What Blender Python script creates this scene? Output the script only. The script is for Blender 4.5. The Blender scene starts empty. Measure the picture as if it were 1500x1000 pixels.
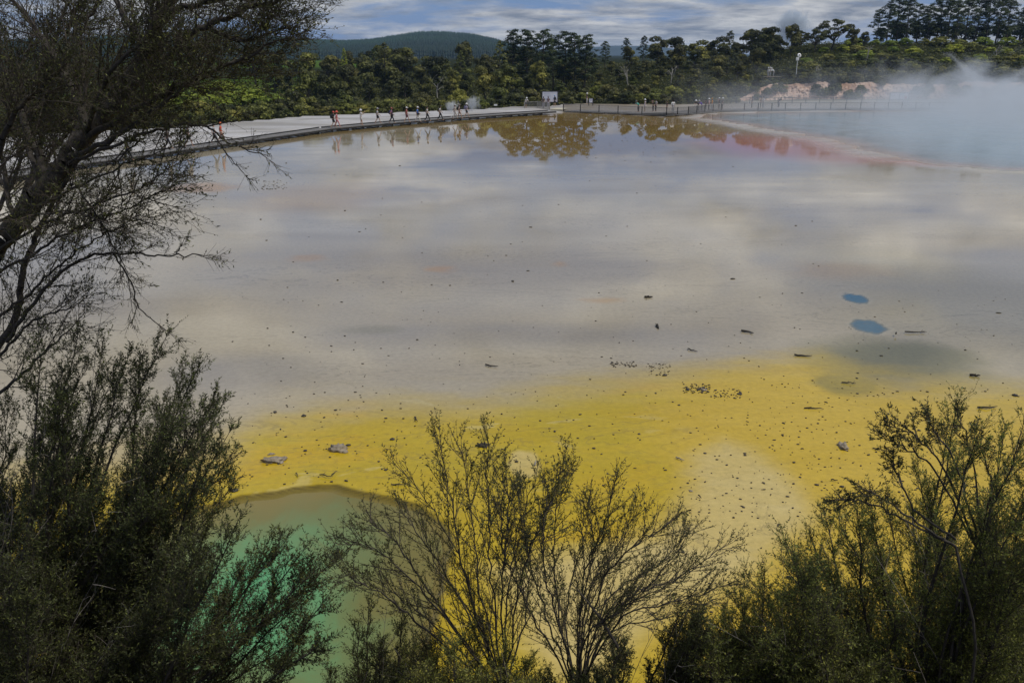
import bpy, bmesh, math, random
import numpy as np
from mathutils import Vector, Matrix
R = math.radians
random.seed(4)
RG = np.random.default_rng(11)
scene = bpy.context.scene
COL = scene.collection
H = 8.0; F = 1300.0; P = R(17.92)
CP, SP = math.cos(P), math.sin(P)

# ------------------------------------------------------------------ helpers
def ray(px, py):
    x = (px - 750) / F; y = (500 - py) / F
    return (x, CP + y * SP, -SP + y * CP)
def ground(px, py, z=0.0):
    d = ray(px, py); t = (z - H) / d[2]
    return Vector((d[0] * t, d[1] * t, z))
def at(px, py, Y):
    d = ray(px, py); t = Y / d[1]
    return Vector((d[0] * t, Y, H + d[2] * t))
def sstep(a, b, x):
    t = np.clip((np.asarray(x, float) - a) / (b - a), 0, 1)
    return t * t * (3 - 2 * t)
def vnoise(x, y, seed=0):
    x = np.asarray(x, float); y = np.asarray(y, float)
    xi = np.floor(x).astype(np.int64); yi = np.floor(y).astype(np.int64)
    xf = x - xi; yf = y - yi
    def h(i, j):
        n = (i * 374761393 + j * 668265263 + seed * 974711) & 0x7fffffff
        n = ((n ^ (n >> 13)) * 1274126177) & 0x7fffffff
        n = (n ^ (n >> 16)) & 0xffff
        return n / 65535.0
    u = xf * xf * (3 - 2 * xf); v = yf * yf * (3 - 2 * yf)
    a = h(xi, yi) * (1 - u) + h(xi + 1, yi) * u
    b = h(xi, yi + 1) * (1 - u) + h(xi + 1, yi + 1) * u
    return a * (1 - v) + b * v
def fbm(x, y, seed=0, oct=4):
    s = 0; a = 0.5; t = 0
    for i in range(oct):
        s = s + a * vnoise(x, y, seed + i * 17); t += a
        x = x * 2.03 + 5.1; y = y * 2.03 + 1.7; a *= 0.5
    return s / t
def sdf(poly, X, Y):
    """signed distance (negative inside) of points to a polygon"""
    d2 = np.full(X.shape, 1e18); ins = np.zeros(X.shape, bool)
    n = len(poly)
    for i in range(n):
        ax, ay = poly[i][0], poly[i][1]; bx, by = poly[(i + 1) % n][0], poly[(i + 1) % n][1]
        ex, ey = bx - ax, by - ay
        t = np.clip(((X - ax) * ex + (Y - ay) * ey) / (ex * ex + ey * ey + 1e-12), 0, 1)
        d2 = np.minimum(d2, (X - ax - t * ex) ** 2 + (Y - ay - t * ey) ** 2)
        c = (ay > Y) != (by > Y)
        ins ^= c & (X < (bx - ax) * (Y - ay) / (by - ay + 1e-15) + ax)
    d = np.sqrt(d2)
    return np.where(ins, -d, d)

def link(o, parent=None):
    COL.objects.link(o)
    if parent is not None: o.parent = parent
    return o
def tag(o, label=None, cat=None, group=None, kind=None):
    if label: o['label'] = label
    if cat: o['category'] = cat
    if group: o['group'] = group
    if kind: o['kind'] = kind
    return o
def empty(name, loc, label, cat, group=None, rz=0.0):
    o = bpy.data.objects.new(name, None); link(o)
    o.location = loc; o.rotation_euler = (0, 0, rz); o.empty_display_size = 0.2
    return tag(o, label, cat, group)
def np_mesh(name, verts, faces, k, attrs=None, smooth=False):
    """verts (n,3), faces (m,k) -> mesh; attrs: dict of float point attributes"""
    me = bpy.data.meshes.new(name)
    verts = np.asarray(verts, np.float32); faces = np.asarray(faces, np.int32)
    m = len(faces)
    me.vertices.add(len(verts)); me.vertices.foreach_set('co', verts.ravel())
    me.loops.add(m * k); me.loops.foreach_set('vertex_index', faces.ravel())
    me.polygons.add(m)
    me.polygons.foreach_set('loop_start', np.arange(0, m * k, k, dtype=np.int32))
    me.polygons.foreach_set('loop_total', np.full(m, k, np.int32))
    if smooth: me.polygons.foreach_set('use_smooth', np.ones(m, bool))
    for nm, a in (attrs or {}).items():
        at_ = me.attributes.new(nm, 'FLOAT', 'POINT')
        at_.data.foreach_set('value', np.asarray(a, np.float32).ravel())
    me.update(); me.validate()
    return me
def obj(name, me, m=None, parent=None):
    o = bpy.data.objects.new(name, me)
    if m is not None and len(me.materials) == 0: me.materials.append(m)
    return link(o, parent)
class MB:
    """collects boxes, tubes and lathes and links them as ONE mesh object"""
    def __init__(s): s.bm = bmesh.new()
    def box(s, c, size, rot=None, bevel=0.0):
        M = Matrix.Translation(c) @ (rot.to_4x4() if rot is not None else Matrix()) @ Matrix.Diagonal((*size, 1))
        r = bmesh.ops.create_cube(s.bm, size=1.0, matrix=M)
        if bevel:
            es = list({e for v in r['verts'] for e in v.link_edges})
            bmesh.ops.bevel(s.bm, geom=es, offset=bevel, segments=2, affect='EDGES', profile=0.6)
        return s
    def bar(s, a, b, w, h):
        a = Vector(a); b = Vector(b); d = b - a
        q = d.to_track_quat('X', 'Z').to_matrix()
        return s.box((a + b) / 2, (d.length, w, h), q)
    def tube(s, pts, rad, n=8, cap=True):
        pts = [Vector(p) for p in pts]
        rad = rad if isinstance(rad, (list, tuple)) else [rad] * len(pts)
        rings = []
        for i, p in enumerate(pts):
            d = (pts[min(i + 1, len(pts) - 1)] - pts[max(i - 1, 0)]).normalized()
            u = d.orthogonal().normalized()
            if i and rings:
                u = (pu - d * pu.dot(d)).normalized()
            pu = u; v = d.cross(u)
            rings.append([s.bm.verts.new(p + (u * math.cos(2 * math.pi * k / n) + v * math.sin(2 * math.pi * k / n)) * rad[i]) for k in range(n)])
        for A, B in zip(rings, rings[1:]):
            for k in range(n): s.bm.faces.new((A[k], A[(k + 1) % n], B[(k + 1) % n], B[k]))
        if cap:
            s.bm.faces.new(rings[0][::-1]); s.bm.faces.new(rings[-1])
        return s
    def lathe(s, prof, c=(0, 0, 0), n=12):
        c = Vector(c)
        rings = [[s.bm.verts.new(c + Vector((r * math.cos(2 * math.pi * k / n), r * math.sin(2 * math.pi * k / n), z))) for k in range(n)] for r, z in prof]
        for A, B in zip(rings, rings[1:]):
            for k in range(n): s.bm.faces.new((A[k], A[(k + 1) % n], B[(k + 1) % n], B[k]))
        s.bm.faces.new(rings[0][::-1]); s.bm.faces.new(rings[-1])
        return s
    def blob(s, c, rad, sub=2, amp=0.25, seed=0, freq=1.7):
        from mathutils import noise
        r = bmesh.ops.create_icosphere(s.bm, subdivisions=sub, radius=1.0)
        for v in r['verts']:
            k = 1 + amp * noise.noise(v.co * freq + Vector((seed * 7.3, seed * 1.9, 0)))
            v.co = Vector((v.co.x * rad[0] * k, v.co.y * rad[1] * k, v.co.z * rad[2] * k)) + Vector(c)
        return s
    def mesh(s, name, smooth=False):
        bmesh.ops.recalc_face_normals(s.bm, faces=s.bm.faces[:])
        me = bpy.data.meshes.new(name); s.bm.to_mesh(me); s.bm.free()
        if smooth:
            for p in me.polygons: p.use_smooth = True
        return me
    def build(s, name, m, parent=None, smooth=False):
        return obj(name, s.mesh(name, smooth), m, parent)

# ------------------------------------------------------------------ materials
def newmat(name):
    m = bpy.data.materials.new(name); m.use_nodes = True
    nt = m.node_tree; b = nt.nodes['Principled BSDF']
    return m, nt, b
def N(nt, t, **kw):
    n = nt.nodes.new(t)
    for k, v in kw.items(): setattr(n, k, v)
    return n
def val(nt, s, x):
    if hasattr(x, 'is_output') or hasattr(x, 'links'): nt.links.new(x, s)
    else: s.default_value = x
def math_(nt, op, a, b=0.5, clamp=False):
    n = N(nt, 'ShaderNodeMath', operation=op, use_clamp=clamp); val(nt, n.inputs[0], a); val(nt, n.inputs[1], b); return n.outputs[0]
def mixc(nt, f, a, b, mode='MIX'):
    n = N(nt, 'ShaderNodeMix', data_type='RGBA', blend_type=mode); n.clamp_factor = True
    val(nt, n.inputs[0], f)
    val(nt, n.inputs[6], (*a, 1) if isinstance(a, tuple) and len(a) == 3 else a)
    val(nt, n.inputs[7], (*b, 1) if isinstance(b, tuple) and len(b) == 3 else b)
    return n.outputs[2]
def attr(nt, name):
    n = N(nt, 'ShaderNodeAttribute', attribute_name=name); return n.outputs['Fac']
def noise(nt, vec, scale, detail=4, rough=0.55, dist=0.0):
    n = N(nt, 'ShaderNodeTexNoise'); n.inputs['Scale'].default_value = scale; n.inputs['Detail'].default_value = detail
    n.inputs['Roughness'].default_value = rough; n.inputs['Distortion'].default_value = dist
    if vec is not None: nt.links.new(vec, n.inputs['Vector'])
    return n.outputs['Fac']
def objco(nt, scale=(1, 1, 1)):
    t = N(nt, 'ShaderNodeTexCoord'); mp = N(nt, 'ShaderNodeMapping'); mp.inputs['Scale'].default_value = scale
    nt.links.new(t.outputs['Object'], mp.inputs['Vector']); return mp.outputs['Vector']
def remap(nt, v, a, b, c=0.0, d=1.0):
    n = N(nt, 'ShaderNodeMapRange'); n.clamp = True
    val(nt, n.inputs[0], v)
    for i, x in enumerate((a, b, c, d)): n.inputs[i + 1].default_value = x
    return n.outputs[0]
def simple(name, col, rough=0.7, var=0.25, scale=6.0, metal=0.0, bump=0.0):
    m, nt, b = newmat(name)
    f = noise(nt, objco(nt), scale, 5, 0.6)
    c2 = tuple(x * (1 - var) for x in col); c1 = tuple(min(1, x * (1 + var)) for x in col)
    nt.links.new(mixc(nt, remap(nt, f, 0.3, 0.7), c2, c1), b.inputs['Base Color'])
    b.inputs['Roughness'].default_value = rough; b.inputs['Metallic'].default_value = metal
    if bump:
        bp = N(nt, 'ShaderNodeBump'); bp.inputs['Strength'].default_value = bump; bp.inputs['Distance'].default_value = 0.05
        nt.links.new(f, bp.inputs['Height']); nt.links.new(bp.outputs[0], b.inputs['Normal'])
    return m
def leafmat(name, dark, mid, bright, trans=0.25, objvar=0.36, rough=0.55):
    """tone attribute picks the leaf colour, each plant a little different"""
    m, nt, b = newmat(name)
    t = attr(nt, 'tone')
    c = mixc(nt, remap(nt, t, 0.0, 0.55), dark, mid)
    c = mixc(nt, remap(nt, t, 0.55, 1.0), c, bright)  # bright end puts sunlit, glossy leaves into the colour
    oi = N(nt, 'ShaderNodeObjectInfo')
    hs = N(nt, 'ShaderNodeHueSaturation')
    nt.links.new(remap(nt, oi.outputs['Random'], 0, 1, 1 - objvar, 1 + objvar), hs.inputs['Value'])
    hs.inputs['Saturation'].default_value = 1.0
    nt.links.new(remap(nt, oi.outputs['Random'], 0, 1, 0.525, 0.478), hs.inputs['Hue'])
    nt.links.new(c, hs.inputs['Color'])
    nt.links.new(hs.outputs[0], b.inputs['Base Color'])
    b.inputs['Roughness'].default_value = rough
    b.inputs['Specular IOR Level'].default_value = 0.25
    if trans:
        tr = N(nt, 'ShaderNodeBsdfTranslucent'); nt.links.new(hs.outputs[0], tr.inputs['Color'])
        mx = N(nt, 'ShaderNodeMixShader'); mx.inputs[0].default_value = trans
        out = nt.nodes['Material Output']
        nt.links.new(b.outputs[0], mx.inputs[1]); nt.links.new(tr.outputs[0], mx.inputs[2]); nt.links.new(mx.outputs[0], out.inputs['Surface'])
    return m

# ------------------------------------------------------------------ camera, light, sky
cam = bpy.data.cameras.new('camera'); camo = link(bpy.data.objects.new('camera', cam))
camo.location = (0, 0, H); camo.rotation_euler = (math.pi / 2 - P, 0, 0)
cam.sensor_width = 36; cam.lens = 36 * F / 1500; cam.clip_start = 0.05; cam.clip_end = 20000
scene.camera = camo
SUN_EL, SUN_AZ = R(58), R(105)          # azimuth from +Y towards +X
sun = bpy.data.lights.new('sun', 'SUN'); suno = link(bpy.data.objects.new('sun', sun))
sun.energy = 3.1; sun.angle = R(3); sun.color = (1.0, 0.95, 0.86)
sd = Vector((math.sin(SUN_AZ) * math.cos(SUN_EL), math.cos(SUN_AZ) * math.cos(SUN_EL), math.sin(SUN_EL)))
suno.rotation_euler = sd.to_track_quat('Z', 'Y').to_euler(); suno.location = sd * 60
w = bpy.data.worlds.new('World'); scene.world = w; w.use_nodes = True
nt = w.node_tree; bg = nt.nodes['Background']; bg.inputs['Strength'].default_value = 0.1
sky = N(nt, 'ShaderNodeTexSky', sky_type='NISHITA'); sky.sun_disc = False
sky.sun_elevation = SUN_EL; sky.sun_rotation = SUN_AZ; sky.air_density = 1.0; sky.dust_density = 0.3; sky.ozone_density = 2.0
tc = N(nt, 'ShaderNodeTexCoord'); sp = N(nt, 'ShaderNodeSeparateXYZ'); nt.links.new(tc.outputs['Generated'], sp.inputs[0])
zc = math_(nt, 'ADD', math_(nt, 'MAXIMUM', sp.outputs['Z'], 0.0), 0.12)
cb = N(nt, 'ShaderNodeCombineXYZ')
nt.links.new(math_(nt, 'DIVIDE', sp.outputs['X'], zc), cb.inputs[0]); nt.links.new(math_(nt, 'DIVIDE', sp.outputs['Y'], zc), cb.inputs[1])
cb.inputs[2].default_value = 3.7
n1 = noise(nt, cb.outputs[0], 1.45, 9, 0.60, 0.25)          # cloud cells
n2 = noise(nt, cb.outputs[0], 0.62, 3, 0.5, 0.0)           # open patches
cover = remap(nt, math_(nt, 'SUBTRACT', math_(nt, 'ADD', math_(nt, 'MULTIPLY', n1, 0.55), math_(nt, 'MULTIPLY', n2, 0.6)), remap(nt, sp.outputs['Z'], 0.04, 0.12, 0.0, 0.022)), 0.50, 0.62)
shade = remap(nt, noise(nt, cb.outputs[0], 2.3, 8, 0.62, 0.25), 0.36, 0.66)
blue = mixc(nt, 0.75, sky.outputs[0], (1.35, 2.7, 6.2))
hi_ = remap(nt, sp.outputs['Z'], 0.05, 0.16)
cloud = mixc(nt, shade, mixc(nt, hi_, (2.7, 3.15, 4.1), (2.5, 2.7, 3.1)), mixc(nt, hi_, (7.6, 7.7, 7.9), (11.5, 11.2, 10.8)))
el = remap(nt, sp.outputs['Z'], 0.03, 0.5, 1.08, 1.12)      # the cloud deck is brighter overhead than along the horizon
skyc = mixc(nt, cover, blue, cloud)
vm = N(nt, 'ShaderNodeVectorMath', operation='SCALE'); nt.links.new(skyc, vm.inputs[0]); nt.links.new(el, vm.inputs['Scale'])
nt.links.new(vm.outputs[0], bg.inputs['Color'])
scene.view_settings.view_transform = 'Standard'; scene.view_settings.look = 'None'
scene.view_settings.exposure = -0.50; scene.view_settings.gamma = 1.0
scene.cycles.max_bounces = 6; scene.cycles.diffuse_bounces = 2; scene.cycles.glossy_bounces = 3
scene.cycles.transmission_bounces = 3; scene.cycles.volume_bounces = 1; scene.cycles.transparent_max_bounces = 8
scene.cycles.caustics_reflective = False; scene.cycles.caustics_refractive = False
scene.cycles.sample_clamp_indirect = 5.0
scene.cycles.use_denoising = True
scene.cycles.volume_step_rate = 0.6

# ------------------------------------------------------------------ terrain shape
KX = F * 1.046
def pxa(X, Y): return 750 + X / np.maximum(Y, 1e-3) * KX
def gy(px, py): return ground(px, py).y
_sh_px = [-800, 0, 210, 300, 450, 600, 690, 750, 800, 860, 920, 980, 1040, 1090, 1130, 1500, 2400]
_sh_py = [230, 203, 190, 184, 172, 165.5, 162, 158.5, 157.5, 151.5, 153, 153.5, 152.5, 151.5, 151, 151, 151]
_sh_Y = [gy(0, y) for y in _sh_py]
def shore(px): return np.interp(px, _sh_px, _sh_Y)
def terrain(X, Y):
    X = np.asarray(X, float); Y = np.asarray(Y, float)
    px = pxa(X, Y); s = Y - shore(px)
    left = np.clip(s - 30, 0, None) * 0.008
    left = np.minimum(left, 4.0)
    mid = np.clip(s - 4, 0, None) * 0.085; mid = np.minimum(mid, 5.5 + 0 * s)
    rgt = 3.4 * sstep(2.0, 5.0, s) + np.clip(s - 5, 0, None) * 0.098; rgt = np.minimum(rgt, 10.4)
    w1 = sstep(720, 960, px); w2 = sstep(1050, 1200, px)
    z = left * (1 - w1) + (mid * (1 - w2) + rgt * w2) * w1
    far = sstep(300, 700, Y)
    z = z * (1 - far) + np.minimum(z, 3.0) * far
    return z + (fbm(X * 0.08, Y * 0.08, 5) - 0.5) * 0.9 * sstep(4, 25, s)

# pools, all in metres on the ground
GREEN = [ground(*p) for p in [(60, 860), (180, 775), (250, 748), (300, 735), (350, 722), (430, 713), (490, 713), (560, 728), (616, 742), (645, 765), (658, 800), (655, 850), (642, 910), (625, 1000), (610, 1130), (50, 1130)]]
HOT = [ground(*p) for p in [(1026, 172), (1045, 175.5), (1075, 180), (1105, 185), (1160, 194), (1215, 203), (1245, 213), (1290, 226), (1340, 236), (1420, 245), (1500, 250), (1700, 258), (2100, 262), (2100, 160.5), (1500, 162), (1250, 163), (1120, 164.5), (1062, 166.5), (1035, 169)]]

def ell(px, py, rx, ry, X, Y, wob=0.15, seed=1):
    c = ground(px, py); a = abs(ground(px + rx, py).x - c.x); b = (gy(px, py - ry) - gy(px, py + ry)) / 2
    n = (fbm(X * 1.3 / max(a, .3), Y * 1.3 / max(b, .3), seed) - 0.5) * 2 * wob
    return np.hypot((X - c.x) / a, (Y - c.y) / b) + n

# ------------------------------------------------------------------ ground sheet
th = np.radians(np.linspace(56, 3.05, 640))
rows = np.concatenate([H / np.tan(th), np.geomspace(152, 5000, 120)])
cols = np.concatenate([[-9, -5, -3, -2, -1.4, -1.1, -0.9, -0.8], np.linspace(-0.74, 0.74, 560), [0.8, 0.9, 1.1, 1.4, 2, 3, 5, 9]])
A, YY = np.meshgrid(cols, rows)
lim = np.minimum(np.abs(A * YY), 3000) * np.sign(A)
XX = lim
X = XX.ravel(); Y = YY.ravel(); PXg = pxa(X, Y)
warp = (fbm(X * 0.55, Y * 0.55, 3) - 0.5)
dg = sdf(GREEN, X, Y) + warp * 0.45 + (fbm(X * 2.2, Y * 2.2, 9) - 0.5) * 0.14
dh = sdf(HOT, X, Y) + (fbm(X * 0.3, Y * 0.3, 4) - 0.5) * 2.4
s_sh = Y - shore(PXg)
bw_pts = [(-700, 330), (-60, 274), (0, 262), (125, 239), (250, 222), (375, 204), (487, 188), (575, 180), (675, 172), (750, 167), (815, 163)]
def bw_y0(px): return np.interp(px, [p[0] for p in bw_pts], [gy(p[0], p[1] + 4) for p in bw_pts])
def edge_y(pts, px): return np.interp(px, [p[0] for p in pts], [gy(p[0], p[1]) for p in pts])
ytop = edge_y([(-200, 700), (250, 650), (340, 606), (450, 592), (560, 586), (700, 578), (850, 560), (1000, 548), (1120, 536), (1250, 528), (1320, 556), (1400, 566), (1500, 572), (1800, 580)], PXg)
wv = (fbm(X * 0.35, Y * 0.6, 21) - 0.5) * 2.2 + (fbm(X * 1.1, Y * 2.4, 23, 5) - 0.5) * 1.3
m_yel = sstep(1.7, -2.3, Y - ytop + wv * 0.8)
m_och = sstep(880, 1120, PXg + wv * 90) * m_yel
tan_poly = [ground(*p) for p in [(1002, 668), (1012, 700), (1003, 750), (960, 772), (900, 792), (800, 800), (700, 830), (745, 900), (800, 1000), (900, 1000), (960, 930), (1010, 905), (1060, 880), (1130, 830), (1200, 770), (1185, 715), (1130, 670), (1060, 640)]]
dt = sdf(tan_poly, X, Y) + wv * 0.25
m_tan = sstep(0.35, -0.55, dt)
m_tan = np.maximum(m_tan, 0.8 * sstep(1.1, 0.75, ell(768, 680, 26, 22, X, Y, 0.25, 31)))
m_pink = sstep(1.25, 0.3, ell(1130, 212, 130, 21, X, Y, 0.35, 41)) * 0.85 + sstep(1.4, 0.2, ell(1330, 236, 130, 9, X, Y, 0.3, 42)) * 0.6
m_rim = sstep(1.3, 0.1, np.abs(dh + 0.2)) * 0.85
m_brn = np.maximum(sstep(520, 760, PXg + wv * 60) * sstep(56, 84, Y + wv * 5) * sstep(1190, 1040, PXg), 0.8 * sstep(4.5, 0.5, np.abs(Y - bw_y0(PXg) + 2.5)) * sstep(300, 480, PXg) * sstep(830, 780, PXg))  # ochre bed, with brown tree and boardwalk reflections put into the colour
m_oliv = np.maximum.reduce([0.9 * sstep(1.2, 0.5, ell(1330, 528, 150, 46, X, Y, 0.35, 51)), 0.85 * sstep(1.1, 0.6, ell(1240, 562, 56, 18, X, Y, 0.2, 52)), 0.35 * sstep(1.3, 0.2, ell(1420, 440, 260, 110, X, Y, 0.3, 53)), 0.3 * sstep(1.2, .3, ell(540, 483, 60, 8, X, Y, .3, 54))])
m_blue = np.maximum(sstep(1.2, 0.72, ell(1252, 436.5, 17, 6.5, X, Y, 0.38, 61)), sstep(1.2, 0.68, ell(1275, 478, 24, 9.5, X, Y, 0.42, 62)))
m_brim = np.maximum(sstep(1.55, 1.2, ell(1252, 436.5, 17, 6.5, X, Y, 0.25, 61)), sstep(1.45, 1.15, ell(1275, 478, 24, 9.5, X, Y, 0.3, 62))) * 0.15
m_rust = np.maximum.reduce([0.95 * sstep(1.2, 0.4, ell(298, 276, 62, 9, X, Y, 0.45, 71)), 0.45 * sstep(1.2, 0.3, ell(450, 378, 34, 7, X, Y, 0.4, 72)), 0.6 * sstep(1.2, 0.3, ell(645, 394, 30, 6, X, Y, 0.5, 73)), 0.5 * sstep(1.2, 0.3, ell(820, 386, 14, 5, X, Y, 0.4, 74)), 0.5 * sstep(1.2, .2, ell(880, 440, 40, 5, X, Y, .4, 75)), 0.4 * sstep(1.3, .2, ell(1230, 395, 90, 16, X, Y, .4, 76)), 0.35 * sstep(1.3, .2, ell(480, 285, 110, 26, X, Y, .4, 77))])
dark = np.maximum(0.6 * sstep(1.2, .3, ell(360, 550, 170, 40, X, Y, .3, 81)), 0.5 * sstep(1.2, .2, ell(800, 492, 330, 26, X, Y, .3, 82)))
m_veg = sstep(-0.6, 0.5, s_sh + (fbm(X * 0.4, Y * 0.4, 91) - 0.5) * 3)
m_veg = np.maximum(m_veg, 0)
bw_pts = [(-700, 330), (-60, 274), (0, 262), (125, 239), (250, 222), (375, 204), (487, 188), (575, 180), (675, 172), (750, 167), (815, 163)]
def bw_y(px): return np.interp(px, [p[0] for p in bw_pts], [gy(p[0], p[1] + 4) for p in bw_pts])
m_dry = np.where(PXg < 825, sstep(-0.5, 1.5, Y - bw_y(PXg)), sstep(-1.0, 0.5, Y - np.interp(PXg, [820, 905, 975, 1010, 1060, 1130, 3000], [gy(0, v) for v in (164.5, 167.5, 171, 168.5, 164, 163, 161)])))
m_dry = np.where((PXg > 960) & (dh > 0) & (dh < 9) & (Y > 70), np.maximum(m_dry, sstep(4.5, 0.3, dh) * 0.8), m_dry)
m_dry = np.where((PXg > 825) & (dh > 9), m_dry * 0.6, m_dry)
m_mead = sstep(380, 470, Y) * sstep(900, 650, Y) * sstep(620, 540, PXg) * sstep(100, 300, PXg) + 0.8 * sstep(1.2, .5, ell(345, 128, 130, 14, X, Y, .3, 95))
m_edge = np.exp(-(dg / 0.05) ** 2) * (0.15 + 0.85 * sstep(640, 560, PXg))
fade = sstep(-0.5, 0.6, -dg)
for a_ in (m_yel, m_tan, m_och): a_ *= 1.0
Z = terrain(X, Y)
Z = Z - 0.07 * sstep(0.06, -0.10, dg) - 0.5 * sstep(-0.1, -1.2, dg)
Z = Z + 0.05 * sstep(2.5, 0.2, np.abs(dh)) * (Y > 60) - 0.12 * sstep(0.3, -0.6, dh) - 0.4 * sstep(-0.6, -4, dh)
Z = Z + 0.25 * m_dry * sstep(2, 8, Y - bw_y(PXg)) * (PXg < 850) * (1 - m_veg)
Z = Z + (fbm(X * 1.5, Y * 1.5, 13) - 0.5) * 0.015 * m_yel
nr, nc = len(rows), len(cols)
I = np.arange(nr * nc).reshape(nr, nc)
faces = np.stack([I[:-1, :-1], I[:-1, 1:], I[1:, 1:], I[1:, :-1]], -1).reshape(-1, 4)
gm = np_mesh('ground', np.stack([X, Y, Z], 1), faces, 4, dict(yel=m_yel, och=m_och, tan=m_tan, pink=m_pink, rim=m_rim, brn=m_brn, oliv=m_oliv, blue=m_blue, brim=m_brim, rust=m_rust, dark=dark, veg=m_veg, dry=m_dry, mead=m_mead, edge=m_edge, green=sstep(0.02, -0.05, dg)), smooth=True)

m, nt, b = newmat('sinter_terrace')
oc = objco(nt); ocs = objco(nt, (0.35, 1.0, 1.0))
big = noise(nt, ocs, 0.16, 4, 0.5, 0.4); med = noise(nt, ocs, 0.9, 5, 0.6, 0.6); fine = noise(nt, oc, 7.0, 6, 0.65)
c = mixc(nt, remap(nt, big, 0.3, 0.7), (0.325, 0.27, 0.175), (0.435, 0.38, 0.27))
c = mixc(nt, math_(nt, 'MULTIPLY', attr(nt, 'dark'), 0.95), c, (0.20, 0.19, 0.18))
c = mixc(nt, attr(nt, 'brn'), c, (0.26, 0.17, 0.05))
c = mixc(nt, attr(nt, 'rust'), c, (0.42, 0.24, 0.07))
c = mixc(nt, attr(nt, 'oliv'), c, (0.16, 0.145, 0.055))
yc = mixc(nt, remap(nt, med, 0.3, 0.7), (0.445, 0.315, 0.012), (0.515, 0.368, 0.022))
yc = mixc(nt, remap(nt, noise(nt, ocs, 0.42, 5, 0.6, 1.2), 0.50, 0.62, 0, 0.4), yc, (0.40, 0.315, 0.02))
yc = mixc(nt, remap(nt, noise(nt, objco(nt, (0.5, 1, 1)), 0.31, 5, 0.6, 1.0), 0.55, 0.64, 0, 0.45), yc, (0.56, 0.33, 0.012))
yc = mixc(nt, remap(nt, noise(nt, objco(nt, (0.45, 1.0, 1)), 0.62, 6, 0.62, 1.5), 0.62, 0.66, 0, 0.5), yc, (0.58, 0.47, 0.16))
c = mixc(nt, attr(nt, 'yel'), c, yc)
oc_ = mixc(nt, remap(nt, med, 0.3, 0.7), (0.52, 0.355, 0.03), (0.58, 0.405, 0.05))
c = mixc(nt, attr(nt, 'och'), c, oc_)
c = mixc(nt, math_(nt, 'MULTIPLY', attr(nt, 'oliv'), attr(nt, 'yel')), c, (0.27, 0.22, 0.05))
c = mixc(nt, attr(nt, 'tan'), c, mixc(nt, med, (0.53, 0.39, 0.10), (0.62, 0.50, 0.22)))
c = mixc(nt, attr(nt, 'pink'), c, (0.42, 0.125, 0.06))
c = mixc(nt, attr(nt, 'brim'), c, (0.50, 0.47, 0.36))
c = mixc(nt, remap(nt, attr(nt, 'blue'), 0.0, 0.35), c, (0.17, 0.17, 0.12))
c = mixc(nt, remap(nt, attr(nt, 'blue'), 0.25, 0.9), c, (0.06, 0.125, 0.155))
c = mixc(nt, math_(nt, 'MULTIPLY', attr(nt, 'dry'), remap(nt, med, 0.2, 0.6, 0.55, 1.0)), c, mixc(nt, remap(nt, noise(nt, objco(nt, (0.25, 1, 1)), 0.22, 5, 0.6, 1.0), 0.38, 0.62), (0.30, 0.285, 0.26), (0.54, 0.53, 0.525)))
c = mixc(nt, attr(nt, 'rim'), c, mixc(nt, remap(nt, med, .35, .65), (0.34, 0.19, 0.09), (0.44, 0.40, 0.34)))
c = mixc(nt, attr(nt, 'green'), c, (0.20, 0.155, 0.035))
c = mixc(nt, attr(nt, 'edge'), c, (0.12, 0.09, 0.025))
c = mixc(nt, remap(nt, fine, 0.25, 0.75), mixc(nt, 0.88, c, c), c)
tn_ = noise(nt, ocs, 0.33, 7, 0.6, 1.4)                     # low sinter terracettes: thin broken contour lines
fr_ = N(nt, 'ShaderNodeMath', operation='FRACT'); nt.links.new(math_(nt, 'MULTIPLY', tn_, 13.0), fr_.inputs[0])
ln_ = math_(nt, 'ABSOLUTE', math_(nt, 'SUBTRACT', fr_.outputs[0], 0.5), 0)
ln_ = math_(nt, 'MULTIPLY', remap(nt, ln_, 0.0, 0.10, 1, 0), remap(nt, noise(nt, ocs, 0.21, 4, .6), 0.42, 0.60, 0, 0.62))
c = mixc(nt, ln_, c, mixc(nt, 0.65, c, (0.12, 0.10, 0.06)))
spk = remap(nt, noise(nt, oc, 21.0, 2, 0.5), 0.69, 0.74)
spk = math_(nt, 'MULTIPLY', spk, math_(nt, 'MULTIPLY', attr(nt, 'yel'), remap(nt, noise(nt, oc, 0.8, 3), 0.42, 0.62)))
c = mixc(nt, math_(nt, 'MULTIPLY', spk, 0.75), c, (0.13, 0.10, 0.035))
cf = mixc(nt, 1.0, c, mixc(nt, remap(nt, fine, 0.2, 0.8), (0.80, 0.80, 0.80), (1.12, 1.12, 1.12)), 'MULTIPLY')
vegc = mixc(nt, remap(nt, noise(nt, oc, 0.6, 5), 0.35, 0.65), (0.014, 0.016, 0.008), (0.035, 0.04, 0.014))
vegc = mixc(nt, attr(nt, 'mead'), vegc, mixc(nt, remap(nt, noise(nt, oc, 0.5, 5), .35, .65), (0.045, 0.09, 0.014), (0.09, 0.14, 0.02)))
cf = mixc(nt, attr(nt, 'veg'), cf, vegc)
nt.links.new(cf, b.inputs['Base Color'])
rg = remap(nt, noise(nt, ocs, 0.35, 4, 0.6), 0.35, 0.7, 0.02, 0.10)
rg = math_(nt, 'MULTIPLY', rg, math_(nt, 'SUBTRACT', 1.0, math_(nt, 'MULTIPLY', attr(nt, 'brn'), 0.7)))
rg = math_(nt, 'ADD', rg, math_(nt, 'MULTIPLY', attr(nt, 'dry'), 0.45))
rg = math_(nt, 'ADD', rg, math_(nt, 'MULTIPLY', attr(nt, 'veg'), 0.6), True)
rg = math_(nt, 'ADD', rg, math_(nt, 'MULTIPLY', attr(nt, 'yel'), 0.12), True)
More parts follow.
